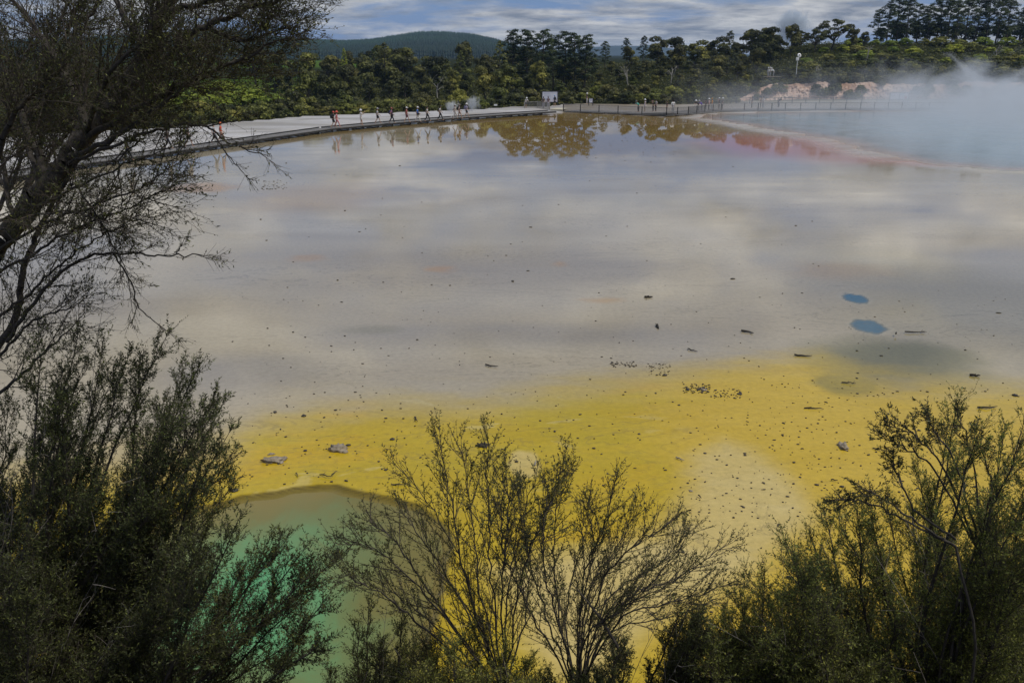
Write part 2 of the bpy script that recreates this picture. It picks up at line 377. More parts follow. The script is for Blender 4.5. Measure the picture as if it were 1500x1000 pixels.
nt.links.new(rg, b.inputs['Roughness']); b.inputs['IOR'].default_value = 1.33
sp_ = math_(nt, 'MULTIPLY', math_(nt, 'SUBTRACT', 1.0, math_(nt, 'MULTIPLY', attr(nt, 'dry'), 0.75)), math_(nt, 'SUBTRACT', 1.0, attr(nt, 'veg')))
sp_ = math_(nt, 'MULTIPLY', sp_, math_(nt, 'SUBTRACT', 1.0, math_(nt, 'MULTIPLY', attr(nt, 'yel'), 0.5)))
sp_ = math_(nt, 'MULTIPLY', sp_, math_(nt, 'SUBTRACT', 1.0, math_(nt, 'MULTIPLY', math_(nt, 'MAXIMUM', attr(nt, 'brn'), attr(nt, 'pink')), 0.5)))
nt.links.new(math_(nt, 'MULTIPLY', sp_, 0.5), b.inputs['Specular IOR Level'])
bp = N(nt, 'ShaderNodeBump'); bp.inputs['Strength'].default_value = 0.25; bp.inputs['Distance'].default_value = 0.02
bh = math_(nt, 'MULTIPLY', fine, math_(nt, 'ADD', math_(nt, 'MULTIPLY', attr(nt, 'yel'), 0.35), math_(nt, 'ADD', math_(nt, 'MULTIPLY', attr(nt, 'dry'), 0.8), math_(nt, 'ADD', attr(nt, 'veg'), remap(nt, noise(nt, ocs, 0.22, 4, .6), .55, .68, 0, .10)))))
nt.links.new(bh, bp.inputs['Height']); nt.links.new(bp.outputs[0], b.inputs['Normal'])
tag(obj('ground', gm, m), kind='structure')

# ------------------------------------------------------------------ water of the green pool and of the hot pool
def sheet(name, poly, z, step, m, fx, xr, yr):
    xs = np.arange(xr[0], xr[1] + step, step); ys = np.arange(yr[0], yr[1] + step, step)
    gx, gy_ = np.meshgrid(xs, ys); d = fx(gx, gy_)
    idx = np.arange(gx.size).reshape(gx.shape)
    f = np.stack([idx[:-1, :-1], idx[:-1, 1:], idx[1:, 1:], idx[1:, :-1]], -1).reshape(-1, 4)
    keep = d.ravel()[f].min(1) < 0.35 * step + 0.12
    f = f[keep]; used = np.unique(f); mp = np.zeros(gx.size, int); mp[used] = np.arange(len(used))
    v = np.stack([gx.ravel(), gy_.ravel(), np.full(gx.size, z)], 1)[used]
    return tag(obj(name, np_mesh(name, v, mp[f], 4, dict(depth=-d.ravel()[used]), smooth=True), m), kind='structure')
m, nt, b = newmat('green_water')
oc = objco(nt)
d = math_(nt, 'ADD', attr(nt, 'depth'), remap(nt, noise(nt, oc, 0.55, 5, 0.6, 0.6), 0.25, 0.75, -0.8, 0.8))
c = mixc(nt, remap(nt, d, -0.2, 1.2), (0.20, 0.155, 0.03), (0.15, 0.155, 0.04))
c = mixc(nt, remap(nt, d, 0.7, 2.2), c, (0.135, 0.235, 0.088))
c = mixc(nt, remap(nt, d, 1.5, 3.2), c, (0.075, 0.31, 0.125))
nt.links.new(c, b.inputs['Base Color']); b.inputs['Roughness'].default_value = 0.08; b.inputs['IOR'].default_value = 1.33
xs = [p.x for p in GREEN]; ys = [p.y for p in GREEN]
gfun = lambda x, y: sdf(GREEN[:14] + GREEN[14:], x, y) + (fbm(x * 0.55, y * 0.55, 3) - 0.5) * 0.45
sheet('green_pool_water', GREEN, -0.075, 0.12, m, gfun, (min(xs) - 1, max(xs) + 1), (min(ys), max(ys) + 1))
m, nt, b = newmat('hot_pool_water')
oc = objco(nt)
c = mixc(nt, remap(nt, attr(nt, 'depth'), 0.0, 3.5), (0.36, 0.22, 0.14), (0.20, 0.23, 0.24))
c = mixc(nt, remap(nt, attr(nt, 'depth'), 3.0, 10.0), c, (0.19, 0.27, 0.31))
nt.links.new(c, b.inputs['Base Color']); b.inputs['IOR'].default_value = 1.33
nt.links.new(remap(nt, noise(nt, oc, 0.3, 3), .3, .7, .05, .2), b.inputs['Roughness'])
bp = N(nt, 'ShaderNodeBump'); bp.inputs['Strength'].default_value = 0.15; bp.inputs['Distance'].default_value = 0.05
nt.links.new(noise(nt, oc, 2.0, 3), bp.inputs['Height']); nt.links.new(bp.outputs[0], b.inputs['Normal'])
xs = [p.x for p in HOT]; ys = [p.y for p in HOT]
sheet('hot_pool_water', HOT, -0.05, 0.6, m, lambda x, y: sdf(HOT, x, y) + (fbm(x * 0.3, y * 0.3, 4) - 0.5) * 2.4, (min(xs) - 2, min(max(xs), 130)), (min(ys) - 2, max(ys) + 2))

# ================================================================== background vegetation
def tubes_np(P0, P1, r0, r1, n=3):
    """straight tapered prisms for many segments at once -> verts, quads"""
    P0 = np.asarray(P0, float); P1 = np.asarray(P1, float); m = len(P0)
    d = P1 - P0; d /= np.linalg.norm(d, axis=1, keepdims=True) + 1e-9
    ref = np.where(np.abs(d[:, 2:3]) > 0.9, np.array([[1.0, 0, 0]]), np.array([[0, 0, 1.0]]))
    u = np.cross(d, ref); u /= np.linalg.norm(u, axis=1, keepdims=True) + 1e-9
    v = np.cross(d, u)
    ang = np.arange(n) * 2 * math.pi / n
    off = u[:, None, :] * np.cos(ang)[None, :, None] + v[:, None, :] * np.sin(ang)[None, :, None]
    A_ = P0[:, None, :] + off * np.asarray(r0, float).reshape(-1, 1, 1); B_ = P1[:, None, :] + off * np.asarray(r1, float).reshape(-1, 1, 1)
    V = np.concatenate([A_, B_], 1).reshape(-1, 3)
    base = (np.arange(m) * 2 * n)[:, None]
    k = np.arange(n); k2 = (k + 1) % n
    Fq = np.stack([base + k, base + k2, base + n + k2, base + n + k], -1).reshape(-1, 4)
    return V, Fq
def quads_np(C, D, S, size, asp):
    """diamond leaves: centre C, long axis D, side axis S"""
    L = np.asarray(size, float).reshape(-1, 1); W = L * asp
    V = np.stack([C - D * L * 0.5, C + S * W * 0.5 - D * L * 0.05, C + D * L * 0.5, C - S * W * 0.5 - D * L * 0.05], 1).reshape(-1, 3)
    Fq = np.arange(len(C) * 4).reshape(-1, 4)
    return V, Fq
def unit(v): return v / (np.linalg.norm(v, axis=1, keepdims=True) + 1e-9)
def crown(name, blobs, n, size, seed, asp=0.8, inner=0.25, squash=1.0):
    """leaf clumps spread over and inside a set of lobes (x, y, z, r, vertical squash)"""
    r = np.random.default_rng(seed)
    B = np.array(blobs, float)
    wgt = B[:, 3] ** 2; k = r.choice(len(B), n, p=wgt / wgt.sum())
    dirs = unit(r.normal(size=(n, 3))); dirs[:, 2] = np.where(dirs[:, 2] < -0.35, -dirs[:, 2], dirs[:, 2])
    rad = B[k, 3] * (1 - inner * r.random(n) ** 1.5) * r.uniform(0.85, 1.12, n)
    C = B[k, :3] + dirs * rad[:, None] * np.stack([np.ones(n), np.ones(n), B[k, 4]], 1)
    nor = unit(dirs + np.array([0, 0, .25]) + r.normal(size=(n, 3)) * 0.34)
    D = unit(np.cross(nor, r.normal(size=(n, 3)))); S = np.cross(nor, D)
    sz = size * r.uniform(0.5, 1.4, n)
    V, Fq = quads_np(C, D, S, sz, asp)
    lobe = r.uniform(-0.34, 0.34, len(B))  # lobe tones put light and shade of the clumps into the leaf colour
    tone = np.clip(0.42 + lobe[k] + r.normal(size=n) * 0.16, 0, 1)
    return V, Fq, np.repeat(tone, 4)
def wood_mesh(name, segs):
    V, Fq = tubes_np([s[0] for s in segs], [s[1] for s in segs], [s[2] for s in segs], [s[3] for s in segs], 5)
    return np_mesh(name, V, Fq, 4)
def limb(a, b, r0, r1, rnd, n=3, sag=0.12):
    a = np.array(a, float); b = np.array(b, float); L = np.linalg.norm(b - a); pts = []
    for i in range(n + 1):
        t = i / n; p = a * (1 - t) + b * t
        if 0 < i < n: p = p + np.array([rnd.gauss(0, 1), rnd.gauss(0, 1), rnd.gauss(0, 1)]) * sag * L * 0.5
        pts.append(p)
    return [(pts[i], pts[i + 1], r0 + (r1 - r0) * i / n, r0 + (r1 - r0) * (i + 1) / n) for i in range(n)]
PROTO = {}
def proto(kind, V, Fq, tone, segs):
    PROTO.setdefault(kind, []).append((np_mesh(kind + '_crown', V, Fq, 4, dict(tone=tone)), wood_mesh(kind + '_trunk', segs)))
def make_protos():
    for s in range(6):                                   # rounded scrub bushes, unit: about 3 m wide, 2.4 m high
        q = random.Random(100 + s); blobs = []; segs = []
        for i in range(15):
            a = q.uniform(0, 6.28); d = q.uniform(0.2, 1.35) ; h = 0.35 + 1.75 * (1 - (d / 1.5) ** 2) * q.uniform(0.55, 1.1)
            rr = q.uniform(0.38, 0.72)
            blobs.append((math.cos(a) * d, math.sin(a) * d, h, rr, q.uniform(0.7, 0.95)))
            segs += limb((0, 0, -0.1), (math.cos(a) * d * 0.9, math.sin(a) * d * 0.9, h), 0.05, 0.02, q)
        for i in range(6):
            a = q.uniform(0, 6.28); blobs.append((math.cos(a) * 0.95, math.sin(a) * 0.95, 0.4, 0.55, 0.8))
        proto('scrub_bush', *crown('c', blobs, 2100, 0.27, 200 + s), segs)
    for s in range(5):                                   # taller tea-tree with layered flat lobes, about 5 m high
        q = random.Random(300 + s); blobs = []; segs = limb((0, 0, -0.3), (q.uniform(-.4, .4), 0, 2.4), 0.13, 0.09, q)
        for i in range(17):
            a = q.uniform(0, 6.28); t = q.random(); h = 1.3 + 3.4 * t; d = q.uniform(0.15, 1.0) * (1.9 - 1.1 * t)
            blobs.append((math.cos(a) * d, math.sin(a) * d, h, q.uniform(0.5, 0.95), q.uniform(0.62, 0.9)))
            segs += limb((0, 0, min(2.4, h * 0.6)), (math.cos(a) * d, math.sin(a) * d, h - .1), 0.06, 0.02, q)
        proto('tea_tree', *crown('c', blobs, 2600, 0.29, 400 + s), segs)
    for s in range(3):                                   # flat-topped spreading tree, about 6 m
        q = random.Random(500 + s); blobs = []; segs = limb((0, 0, -0.3), (0.2, 0, 1.6), 0.2, 0.15, q)
        for i in range(20):
            a = q.uniform(0, 6.28); d = 3.0 * math.sqrt(q.random()); h = 5.3 - 0.16 * d * d + q.uniform(-0.7, 0.35)
            blobs.append((math.cos(a) * d, math.sin(a) * d, h, q.uniform(0.55, 0.95), q.uniform(0.42, 0.6)))
            segs += limb((0.2, 0, 1.6), (math.cos(a) * d, math.sin(a) * d, h - 0.1), 0.09, 0.025, q, 4)
        for i in range(8):
            a = q.uniform(0, 6.28); d = q.uniform(1, 2.6); blobs.append((math.cos(a) * d, math.sin(a) * d, q.uniform(2.2, 3.6), 0.75, 0.5))
        proto('spreading_tree', *crown('c', blobs, 3400, 0.28, 600 + s), segs)
    for s in range(5):                                   # pine with tufted limbs and gaps, about 12 m
        q = random.Random(700 + s); Ht = 12.0; lean = q.uniform(-.4, .4); blobs = []
        segs = limb((0, 0, -0.5), (lean, 0, Ht * 0.97), 0.2, 0.04, q, 7, 0.01)
        for i in range(34):
            t = 0.22 + 0.78 * (i / 33.0) ** 0.9; h = Ht * t; a = i * 2.4 + q.uniform(-.5, .5)
            reach = (0.6 + 2.7 * (1 - t) ** 0.65) * q.uniform(0.5, 1.15) * (0.65 if t < 0.35 else 1)
            e = (lean * t + math.cos(a) * reach, math.sin(a) * reach, h + reach * q.uniform(0.15, 0.4))
            segs += limb((lean * t, 0, h), e, 0.05, 0.02, q)
            blobs.append((*e, q.uniform(0.5, 0.95) * (0.7 if t > .9 else 1), q.uniform(0.6, 0.95)))
            if q.random() < 0.6:
                m_ = q.uniform(0.45, 0.7); blobs.append((lean * t + math.cos(a) * reach * m_, math.sin(a) * reach * m_, h + reach * .2, q.uniform(0.4, 0.7), 0.7))
        proto('pine_tree', *crown('c', blobs, 4300, 0.3, 800 + s, 0.55, 0.6), segs)
    for s in range(3):                                   # dense young conifer, about 6 m
        q = random.Random(900 + s); Ht = 6.0; blobs = []
        segs = limb((0, 0, -0.3), (0, 0, Ht), 0.12, 0.02, q, 5, 0.01)
        for i in range(46):
            t = 0.06 + 0.94 * i / 45.0; a = i * 2.4; reach = (1.75 * (1 - t) ** 0.8 + 0.08) * q.uniform(0.7, 1.1)
            e = (math.cos(a) * reach, math.sin(a) * reach, Ht * t + reach * 0.12)
            segs += limb((0, 0, Ht * t), e, 0.03, 0.012, q, 2)
            blobs.append((*e, 0.22 + 0.33 * (1 - t), 0.75))
        proto('young_conifer', *crown('c', blobs, 2600, 0.24, 950 + s, 0.55, 0.7), segs)
make_protos()
M_DARK = leafmat('leaf_dark', (0.030, 0.033, 0.010), (0.088, 0.093, 0.024), (0.23, 0.225, 0.052))
M_OLIVE = leafmat('leaf_olive', (0.060, 0.068, 0.016), (0.175, 0.185, 0.036), (0.37, 0.36, 0.075))
M_BRIGHT = leafmat('leaf_bright', (0.10, 0.135, 0.016), (0.25, 0.31, 0.034), (0.42, 0.46, 0.065))
M_YGREEN = leafmat('leaf_yellow_green', (0.07, 0.082, 0.016), (0.20, 0.215, 0.036), (0.36, 0.36, 0.065))
M_PINE = leafmat('leaf_pine', (0.018, 0.029, 0.011), (0.050, 0.074, 0.025), (0.12, 0.15, 0.044))
M_BARK = simple('bark_far', (0.075, 0.062, 0.05), 0.9, 0.3, 3.0)
M_SNAG = simple('bleached_wood', (0.38, 0.35, 0.31), 0.9, 0.2, 3.0)
first = {}
def plant(kind, X, Y, scale, mat_, label, cat, group, sz=None, z=None, rnd=random):
    ps = PROTO[kind]; i = rnd.randrange(len(ps)); cm, wm = ps[i]
    z = float(terrain(np.array([X]), np.array([Y]))[0]) if z is None else z
    e = empty(kind, (X, Y, z - 0.05), label, cat, group, rnd.uniform(0, 6.28))
    k = sz or (1, 1); e.scale = (scale * k[0] * rnd.uniform(.9, 1.1), scale * k[0] * rnd.uniform(.9, 1.1), scale * k[1] * rnd.uniform(.92, 1.08))
    if (kind, i) in first:
        t0, c0 = first[(kind, i)]
        t = t0.copy(); COL.objects.link(t); t.parent = e
        c = c0.copy(); COL.objects.link(c); c.parent = e
    else:
        t = obj('trunk', wm, M_BARK, e); c = obj('crown', cm, M_DARK, e); first[(kind, i)] = (t, c)
    c.material_slots[0].link = 'OBJECT'; c.material_slots[0].material = mat_
    t.material_slots[0].link = 'OBJECT'; t.material_slots[0].material = M_BARK
    return e
def put(kind, px, Y, *a, **k):
    return plant(kind, (px - 750) / KX * Y, Y, *a, **k)
q = random.Random(77)
placed = []
def row(kind, px0, px1, step, Yf, scale, picker, ys=1.5, sz=None):
    px = px0 + q.uniform(0, step)
    while px < px1:
        Y = Yf(px) + q.uniform(-ys, ys)
        mt, lab, grp = picker(px)
        put(kind, px, Y, scale * q.uniform(0.62, 1.38), mt, lab, 'shrub' if kind == 'scrub_bush' else 'tree', grp, sz, None, q)
        px += step * q.uniform(0.75, 1.3)
def pk(opts):
    tot = sum(o[0] for o in opts)
    def f(px):
        r_ = q.uniform(0, tot)
        for o in opts:
            r_ -= o[0]
            if r_ <= 0: return o[1:]
        return opts[-1][1:]
    return f
sh = lambda px: float(shore(np.array([px]))[0])
# --- beyond the white flat behind the boardwalk
gA = 'low dark shrubs edging the white flat behind the boardwalk'
gB = 'olive shrubs in the scrub behind the boardwalk'
gC = 'dark tea-trees in the scrub behind the boardwalk'
gD = 'bright green shrubs in the clearing beyond the flat'
row('scrub_bush', 180, 770, 21, lambda p: sh(p) + 2.0, 0.8, pk([(1.6, M_DARK, 'low dark shrub along the edge of the white flat behind the walkers', gA), (1.2, M_OLIVE, 'olive shrub growing in the scrub behind the boardwalk walkers', gB), (.3, M_YGREEN, 'yellow-green shrub low in the scrub behind the boardwalk walkers', 'yellow-green shrubs in the scrub behind the boardwalk')]), 0.6, (1.1, 0.85))
row('scrub_bush', 190, 800, 24, lambda p: sh(p) + 9, 0.95, pk([(1.4, M_DARK, 'low dark shrub along the edge of the white flat behind the walkers', gA), (1.5, M_OLIVE, 'olive shrub growing in the scrub behind the boardwalk walkers', gB), (.5, M_YGREEN, 'yellow-green shrub low in the scrub behind the boardwalk walkers', 'yellow-green shrubs in the scrub behind the boardwalk')]), 2)
row('scrub_bush', 230, 430, 17, lambda p: sh(p) + 40, 1.15, pk([(1, M_BRIGHT, 'bright green shrub in the clearing beyond the white flat', gD)]), 7, (1.2, 0.7))
row('scrub_bush', 230, 430, 20, lambda p: sh(p) + 72, 1.3, pk([(1, M_BRIGHT, 'bright green shrub in the clearing beyond the white flat', gD), (.35, M_OLIVE, 'olive shrub growing in the scrub behind the boardwalk walkers', gB)]), 9, (1.2, 0.7))
row('tea_tree', 405, 800, 27, lambda p: sh(p) + 24, 0.95, pk([(1.3, M_DARK, 'dark tea-tree standing in the scrub behind the boardwalk walkers', gC), (1, M_OLIVE, 'olive tea-tree standing in the scrub behind the boardwalk walkers', gC + ', olive ones')]), 4)
row('tea_tree', 400, 800, 25, lambda p: sh(p) + 58, 1.25, pk([(1.3, M_DARK, 'dark tea-tree standing in the scrub behind the boardwalk walkers', gC), (1, M_OLIVE, 'olive tea-tree standing in the scrub behind the boardwalk walkers', gC + ', olive ones')]), 8)
row('tea_tree', 410, 800, 24, lambda p: sh(p) + 110, 1.5, pk([(2, M_DARK, 'dark tea-tree standing in the scrub behind the boardwalk walkers', gC), (.6, M_OLIVE, 'olive tea-tree standing in the scrub behind the boardwalk walkers', gC + ', olive ones')]), 12)
row('tea_tree', 200, 440, 32, lambda p: sh(p) + 120, 1.4, pk([(2, M_DARK, 'dark tea-tree beyond the bright clearing, below the forested hill', 'dark trees between the clearing and the hill')]), 14)
# --- the thicket behind the fence
gE = 'dark shrubs in the thicket behind the fence'; lE = 'dark rounded shrub in the thicket behind the pale fence'
gF = 'olive shrubs in the thicket behind the fence'; lF = 'olive yellow-tinged shrub in the thicket behind the pale fence'
gG = 'dark trees crowning the thicket behind the fence'; lG = 'dark tree crowning the thicket behind the pale fence'
pe = pk([(1.9, M_DARK, lE, gE), (1.2, M_OLIVE, lF, gF), (.35, M_YGREEN, 'bright yellow-green shrub in the thicket behind the pale fence', 'bright shrubs in the thicket behind the fence')])
row('scrub_bush', 745, 1085, 22, lambda p: sh(p) + 2.5, 0.85, pe, 0.7, (1.1, 0.9))
row('scrub_bush', 745, 1095, 23, lambda p: sh(p) + 10, 1.0, pe, 2)
row('tea_tree', 750, 1130, 27, lambda p: sh(p) + 21, 0.72, pk([(2.2, M_DARK, lG, gG), (1, M_OLIVE, lF.replace('shrub', 'tree'), gF + ', tall ones')]), 3, (1.1, .9))
row('tea_tree', 760, 1150, 27, lambda p: sh(p) + 36, 0.85, pk([(1, M_DARK, lG, gG)]), 4, (1.1, .9))
row('tea_tree', 800, 1160, 25, lambda p: sh(p) + 54, 1.0, pk([(1, M_DARK, lG, gG)]), 5)
row('tea_tree', 950, 1140, 26, lambda p: sh(p) + 64, 1.12, pk([(2, M_DARK, 'rounded dark tree on the skyline above the thicket and fence', 'rounded trees on the skyline above the thicket'), (1, M_OLIVE, 'rounded olive tree on the skyline above the thicket and fence', 'rounded olive trees on the skyline above the thicket')]), 4, (1.25, .95))
# --- the slope above the pink bank
gI = 'dark shrubs overhanging the pink bank'; lI = 'dark shrub overhanging the top of the pink bank'
gJ = 'bright shrubs on the slope above the pink bank'; lJ = 'bright yellow-green shrub on the slope above the pink bank'
gK = 'olive shrubs on the slope above the pink bank'; lK = 'olive shrub on the slope above the pink bank'
row('scrub_bush', 1095, 1540, 34, lambda p: sh(p) + 4.6, 0.6, pk([(1, M_DARK, lI, gI)]), .8, (1.1, .9))
for px, dy, z_, s_ in ((1198, 3.4, 1.5, .62), (1208, 3.0, .9, .7), (1219, 3.2, 1.2, .66), (1229, 3.6, 1.7, .6), (1247, 2.8, .7, .62), (1258, 2.6, .5, .55), (1266, 3.2, 1.4, .6), (1347, 3.2, 1.2, .68), (1357, 2.9, .8, .7), (1366, 3.4, 1.6, .55), (1112, 2.6, .4, .4), (1126, 3.0, 1.3, .5), (1139, 3.4, 1.8, .5), (1402, 3.0, 1.2, .7), (1416, 2.8, .8, .75), (1431, 3.0, 1.1, .7), (1447, 2.8, .9, .75), (1462, 3.0, 1.0, .7), (1478, 2.8, .8, .75), (1495, 3.0, 1.0, .7)):
    put('scrub_bush', px, sh(px) + dy - .4, s_ * 1.15, M_DARK, 'dark shrub spilling down over the face of the pink bank', 'shrub', 'dark shrubs spilling down the pink bank', (1.0, 1.0), z_, q)
row('scrub_bush', 1085, 1540, 18, lambda p: sh(p) + 6.6, 0.8, pk([(1, M_DARK, lI, gI)]), 1.0, (1.1, .9))
row('scrub_bush', 1090, 1540, 20, lambda p: sh(p) + 14, 0.8, pk([(2.5, M_DARK, lI, gI), (1, M_OLIVE, lK, gK)]), 2, (1.1, .75))
row('scrub_bush', 1120, 1540, 22, lambda p: sh(p) + 24, 0.85, pk([(1, M_DARK, lI, gI), (2, M_OLIVE, lK, gK)]), 3, (1.15, .7))
row('scrub_bush', 1160, 1540, 24, lambda p: sh(p) + 38, 0.95, pk([(2, M_OLIVE, lK, gK), (1.2, M_BRIGHT, lJ, gJ)]), 4, (1.15, .65))
row('scrub_bush', 1200, 1540, 25, lambda p: sh(p) + 54, 1.0, pk([(1, M_OLIVE, lK, gK), (2, M_BRIGHT, lJ, gJ)]), 4, (1.2, .62))
row('scrub_bush', 1240, 1540, 28, lambda p: sh(p) + 70, 1.1, pk([(1, M_OLIVE, lK, gK), (1.5, M_BRIGHT, lJ, gJ)]), 4, (1.2, .7))
# --- trees one can tell apart
def topY(px, py_top, Y, native, kind, mt, label, grp=None, fat=1.0):
    X_ = (px - 750) / KX * Y; zt = at(px, py_top, Y).z; z0 = float(terrain(np.array([X_]), np.array([Y]))[0])
    s = max(0.3, (zt - z0) / native)
    return put(kind, px, Y, s, mt, label, 'tree', grp, (fat, 1.0), None, q)
topY(564, 60, 205, 6.0, 'young_conifer', M_DARK, 'broad dark cone-shaped conifer rising above the scrub below the hill', fat=1.25)
topY(548, 74, 215, 6.0, 'young_conifer', M_PINE, 'slim dark conifer just beside the broad cone-shaped conifer')
topY(505, 75, 230, 6.0, 'young_conifer', M_BRIGHT, 'yellow-green young conifer standing against the dark forested hill', fat=0.7)
topY(419, 96, 190, 6.0, 'young_conifer', M_OLIVE, 'olive feathery conifer beside the bright clearing', fat=0.9)
topY(675, 72, 215, 6.0, 'young_conifer', M_OLIVE, 'light olive conifer rising midway along the scrub below the hill', fat=0.9)
topY(732, 60, 225, 6.0, 'young_conifer', M_OLIVE, 'tall olive conifer at the foot of the forested hill', fat=0.95)
topY(640, 80, 210, 5.2, 'tea_tree', M_DARK, 'dark dome-crowned tree between two olive conifers', fat=0.9)
for px, py, l in ((750, 52, 'leaning outermost one of the dark pines next to the hill'), (773, 42, 'tallest dark pine on the skyline beside the forested hill'), (793, 50, 'dark pine close behind the tallest skyline pine'), (810, 56, 'thin dark pine in the gap of the skyline pines'), (827, 54, 'dark pine with a rounded head on the skyline'), (843, 57, 'dark pine with a two-part head on the skyline'), (857, 58, 'dark pine ending the skyline clump beside the blue mountains')):
    topY(px, py, 188 + q.uniform(-7, 7), 12.0, 'pine_tree', M_PINE, l, 'dark pines on the skyline beside the hill', 1.4)
for px, py, l in ((886, 61, 'small round-headed pine before the blue mountains'), (917, 56, 'slim pine in front of the blue distant mountains'), (941, 56, 'pine with a broad ragged head beside the slim pine')):
    topY(px, py, 235, 12.0, 'pine_tree', M_PINE, l, None, 1.1)
topY(1065, 46, 232, 12.0, 'pine_tree', M_DARK, 'thin open-crowned tree on the skyline above the thicket', None, 0.9)
topY(1097, 45, 228, 5.6, 'spreading_tree', M_DARK, 'ragged flat-crowned skyline tree next to the steam plume', None, .8)
topY(1122, 43, 222, 5.2, 'tea_tree', M_DARK, 'bushy round-headed skyline tree just before the steam plume', None, 1.0)
topY(1168, 46, 224, 5.6, 'spreading_tree', M_DARK, 'low dark tree directly under the steam plume', None, .9)
topY(1190, 40, 216, 5.6, 'spreading_tree', M_DARK, 'dark spreading tree between the steam plume and the umbrella tree', None, .9)
topY(1216, 27, 220, 5.6, 'spreading_tree', M_DARK, 'umbrella-crowned dark tree on the ridge', None, 1.05)
topY(1245, 42, 218, 5.2, 'tea_tree', M_DARK, 'dark shoulder-high tree beside the umbrella-crowned tree', None, 1.1)
topY(1262, 46, 222, 5.2, 'tea_tree', M_DARK, 'small dark tree under the first ridge pine', None, 1.1)
pl = 'tall dark pine in the stand along the ridge'
for i, (px, py) in enumerate(((1279, 14), (1294, 6), (1308, -4), (1322, -2), (1337, 8), (1352, 4), (1366, -6), (1380, -4), (1394, 6), (1408, -2), (1422, -8), (1438, -6), (1452, -10), (1466, -2), (1486, 10), (1505, 2), (1524, -6))):
    lab = {0: 'first pine of the ridge stand, set lowest beside the umbrella tree', 14: 'shorter pine standing apart from the ridge stand'}.get(i, pl)
    topY(px, py, 236 + q.uniform(-6, 10), 12.0, 'pine_tree', M_PINE, lab, 'tall pines in the stand along the ridge', 1.3)
for px in range(1285, 1530, 17):
    topY(px + q.uniform(-4, 4), q.uniform(30, 40), 250 + q.uniform(-4, 6), 5.2, 'tea_tree', M_PINE, 'dark bushy tree under the pines of the ridge stand', 'bushy trees under the ridge pines', 1.2)
# --- bleached dead trees
def snag(px, py, Y, h, label, seed):
    rr = random.Random(seed); segs = []; p_ = at(px, py, Y); zt = float(terrain(np.array([p_.x]), np.array([Y]))[0]) - .1; h = h + max(0.0, p_.z - zt) * .75
    def grow(p, d, L, r, lev):
        e = p + d * L; segs.extend(limb(p, e, r, r * 0.6, rr, 2, 0.1))
        if lev:
            for _ in range(3):
                nd = (Vector(d) + Vector((rr.gauss(0, .7), rr.gauss(0, .7), rr.gauss(0.1, .5)))).normalized(); grow(np.array(Vector(p).lerp(Vector(e), rr.uniform(.5, 1))), np.array(nd), L * rr.uniform(.45, .75), r * 0.55, lev - 1)
    grow(np.zeros(3), np.array((rr.uniform(-.3, .3), 0, 1.0)), h * 0.5, 0.09, 3)
    p = Vector((p_.x, p_.y, zt))
    tag(obj('dead_tree', wood_mesh('dead_tree', segs), M_SNAG), label, 'dead tree').location = p
snag(1197, 112, 165, 2.4, 'bleached bare dead bush just beside the white pole', 5)
snag(1150 + 120, 76, 196, 2.6, 'bleached bare dead tree in the scrub below the ridge', 6)
snag(1462, 70, 200, 2.6, 'pale bare dead trunk leaning among the bushes under the ridge pines', 7)
snag(922, 106, 172, 3.2, 'bleached dead tree in the thicket above the fence', 8)
snag(985, 98, 176, 2.6, 'grey dead branches poking from the thicket crown', 9)
snag(640, 112, 175, 2.4, 'bleached dead branches in the scrub behind the walkers', 10)
# --- undergrowth: one mass of low leaf clumps covering the ground under the shrubs
n = 60000
upx = q.uniform(0, 1); r_ = np.random.default_rng(5)
upx = r_.uniform(-200, 1600, n); uY = shore(upx) + 0.2 + 118 * r_.random(n) ** 1.5
uX = (upx - 750) / KX * uY; uz = terrain(uX, uY)
cl = vnoise(uX * 0.6, uY * 0.6, 33)
hgt = (0.15 + 1.0 * cl) * r_.random(n)
face = (upx > 1075) & (upx < 1640) & (uY < shore(upx) + 5.5)
keep = ~face
C = np.stack([uX, uY, uz + hgt], 1)[keep]; k = len(C)
nor = unit(r_.normal(size=(k, 3)) * 0.7 + np.array([0, -0.4, 0.6])); D = unit(np.cross(nor, r_.normal(size=(k, 3)))); S = np.cross(nor, D)
V, Fq = quads_np(C, D, S, 0.34 * r_.uniform(.6, 1.5, k), 0.7)
tone = np.clip(0.35 + 0.5 * (cl[keep] - .5) + r_.normal(size=k) * .14, 0, 1)
tag(obj('undergrowth', np_mesh('undergrowth', V, Fq, 4, dict(tone=np.repeat(tone, 4))), M_DARK), 'dark low undergrowth covering the ground beneath the far shrubs', 'undergrowth', kind='stuff')

# --- pink bank: a rough steep face under the shrubs
pxs = np.linspace(1066, 1640, 620); ts = np.linspace(0, 1, 36)
Gx, Gt = np.meshgrid(pxs, ts)
top = 3.3 * sstep(1062, 1150, Gx) * (0.78 + 0.4 * fbm(Gx * 0.045, Gx * 0, 3))
Yb = shore(Gx) + 1.6 + 2.8 * Gt ** 1.3
rough_ = (fbm(Gx * 0.09, Gt * 3, 8) - 0.5) * 1.1 + (fbm(Gx * 0.45, Gt * 12, 18) - 0.5) * 0.8
Yb = Yb - rough_ * np.sin(np.clip(Gt, 0, 1) * math.pi) ** 0.5
Zb = -0.1 + (top + 0.1) * Gt + (fbm(Gx * 0.3, Gt * 9, 28) - .5) * 0.25
Xb = (Gx - 750) / KX * Yb
I = np.arange(Gx.size).reshape(Gx.shape)
Fq = np.stack([I[:-1, :-1], I[:-1, 1:], I[1:, 1:], I[1:, :-1]], -1).reshape(-1, 4)
m, nt, b = newmat('pink_clay'); oc = objco(nt)
c = mixc(nt, remap(nt, noise(nt, objco(nt, (.35, .35, 1.6)), 0.5, 6, .65, .8), .35, .65), (0.44, 0.27, 0.20), (0.60, 0.46, 0.36))
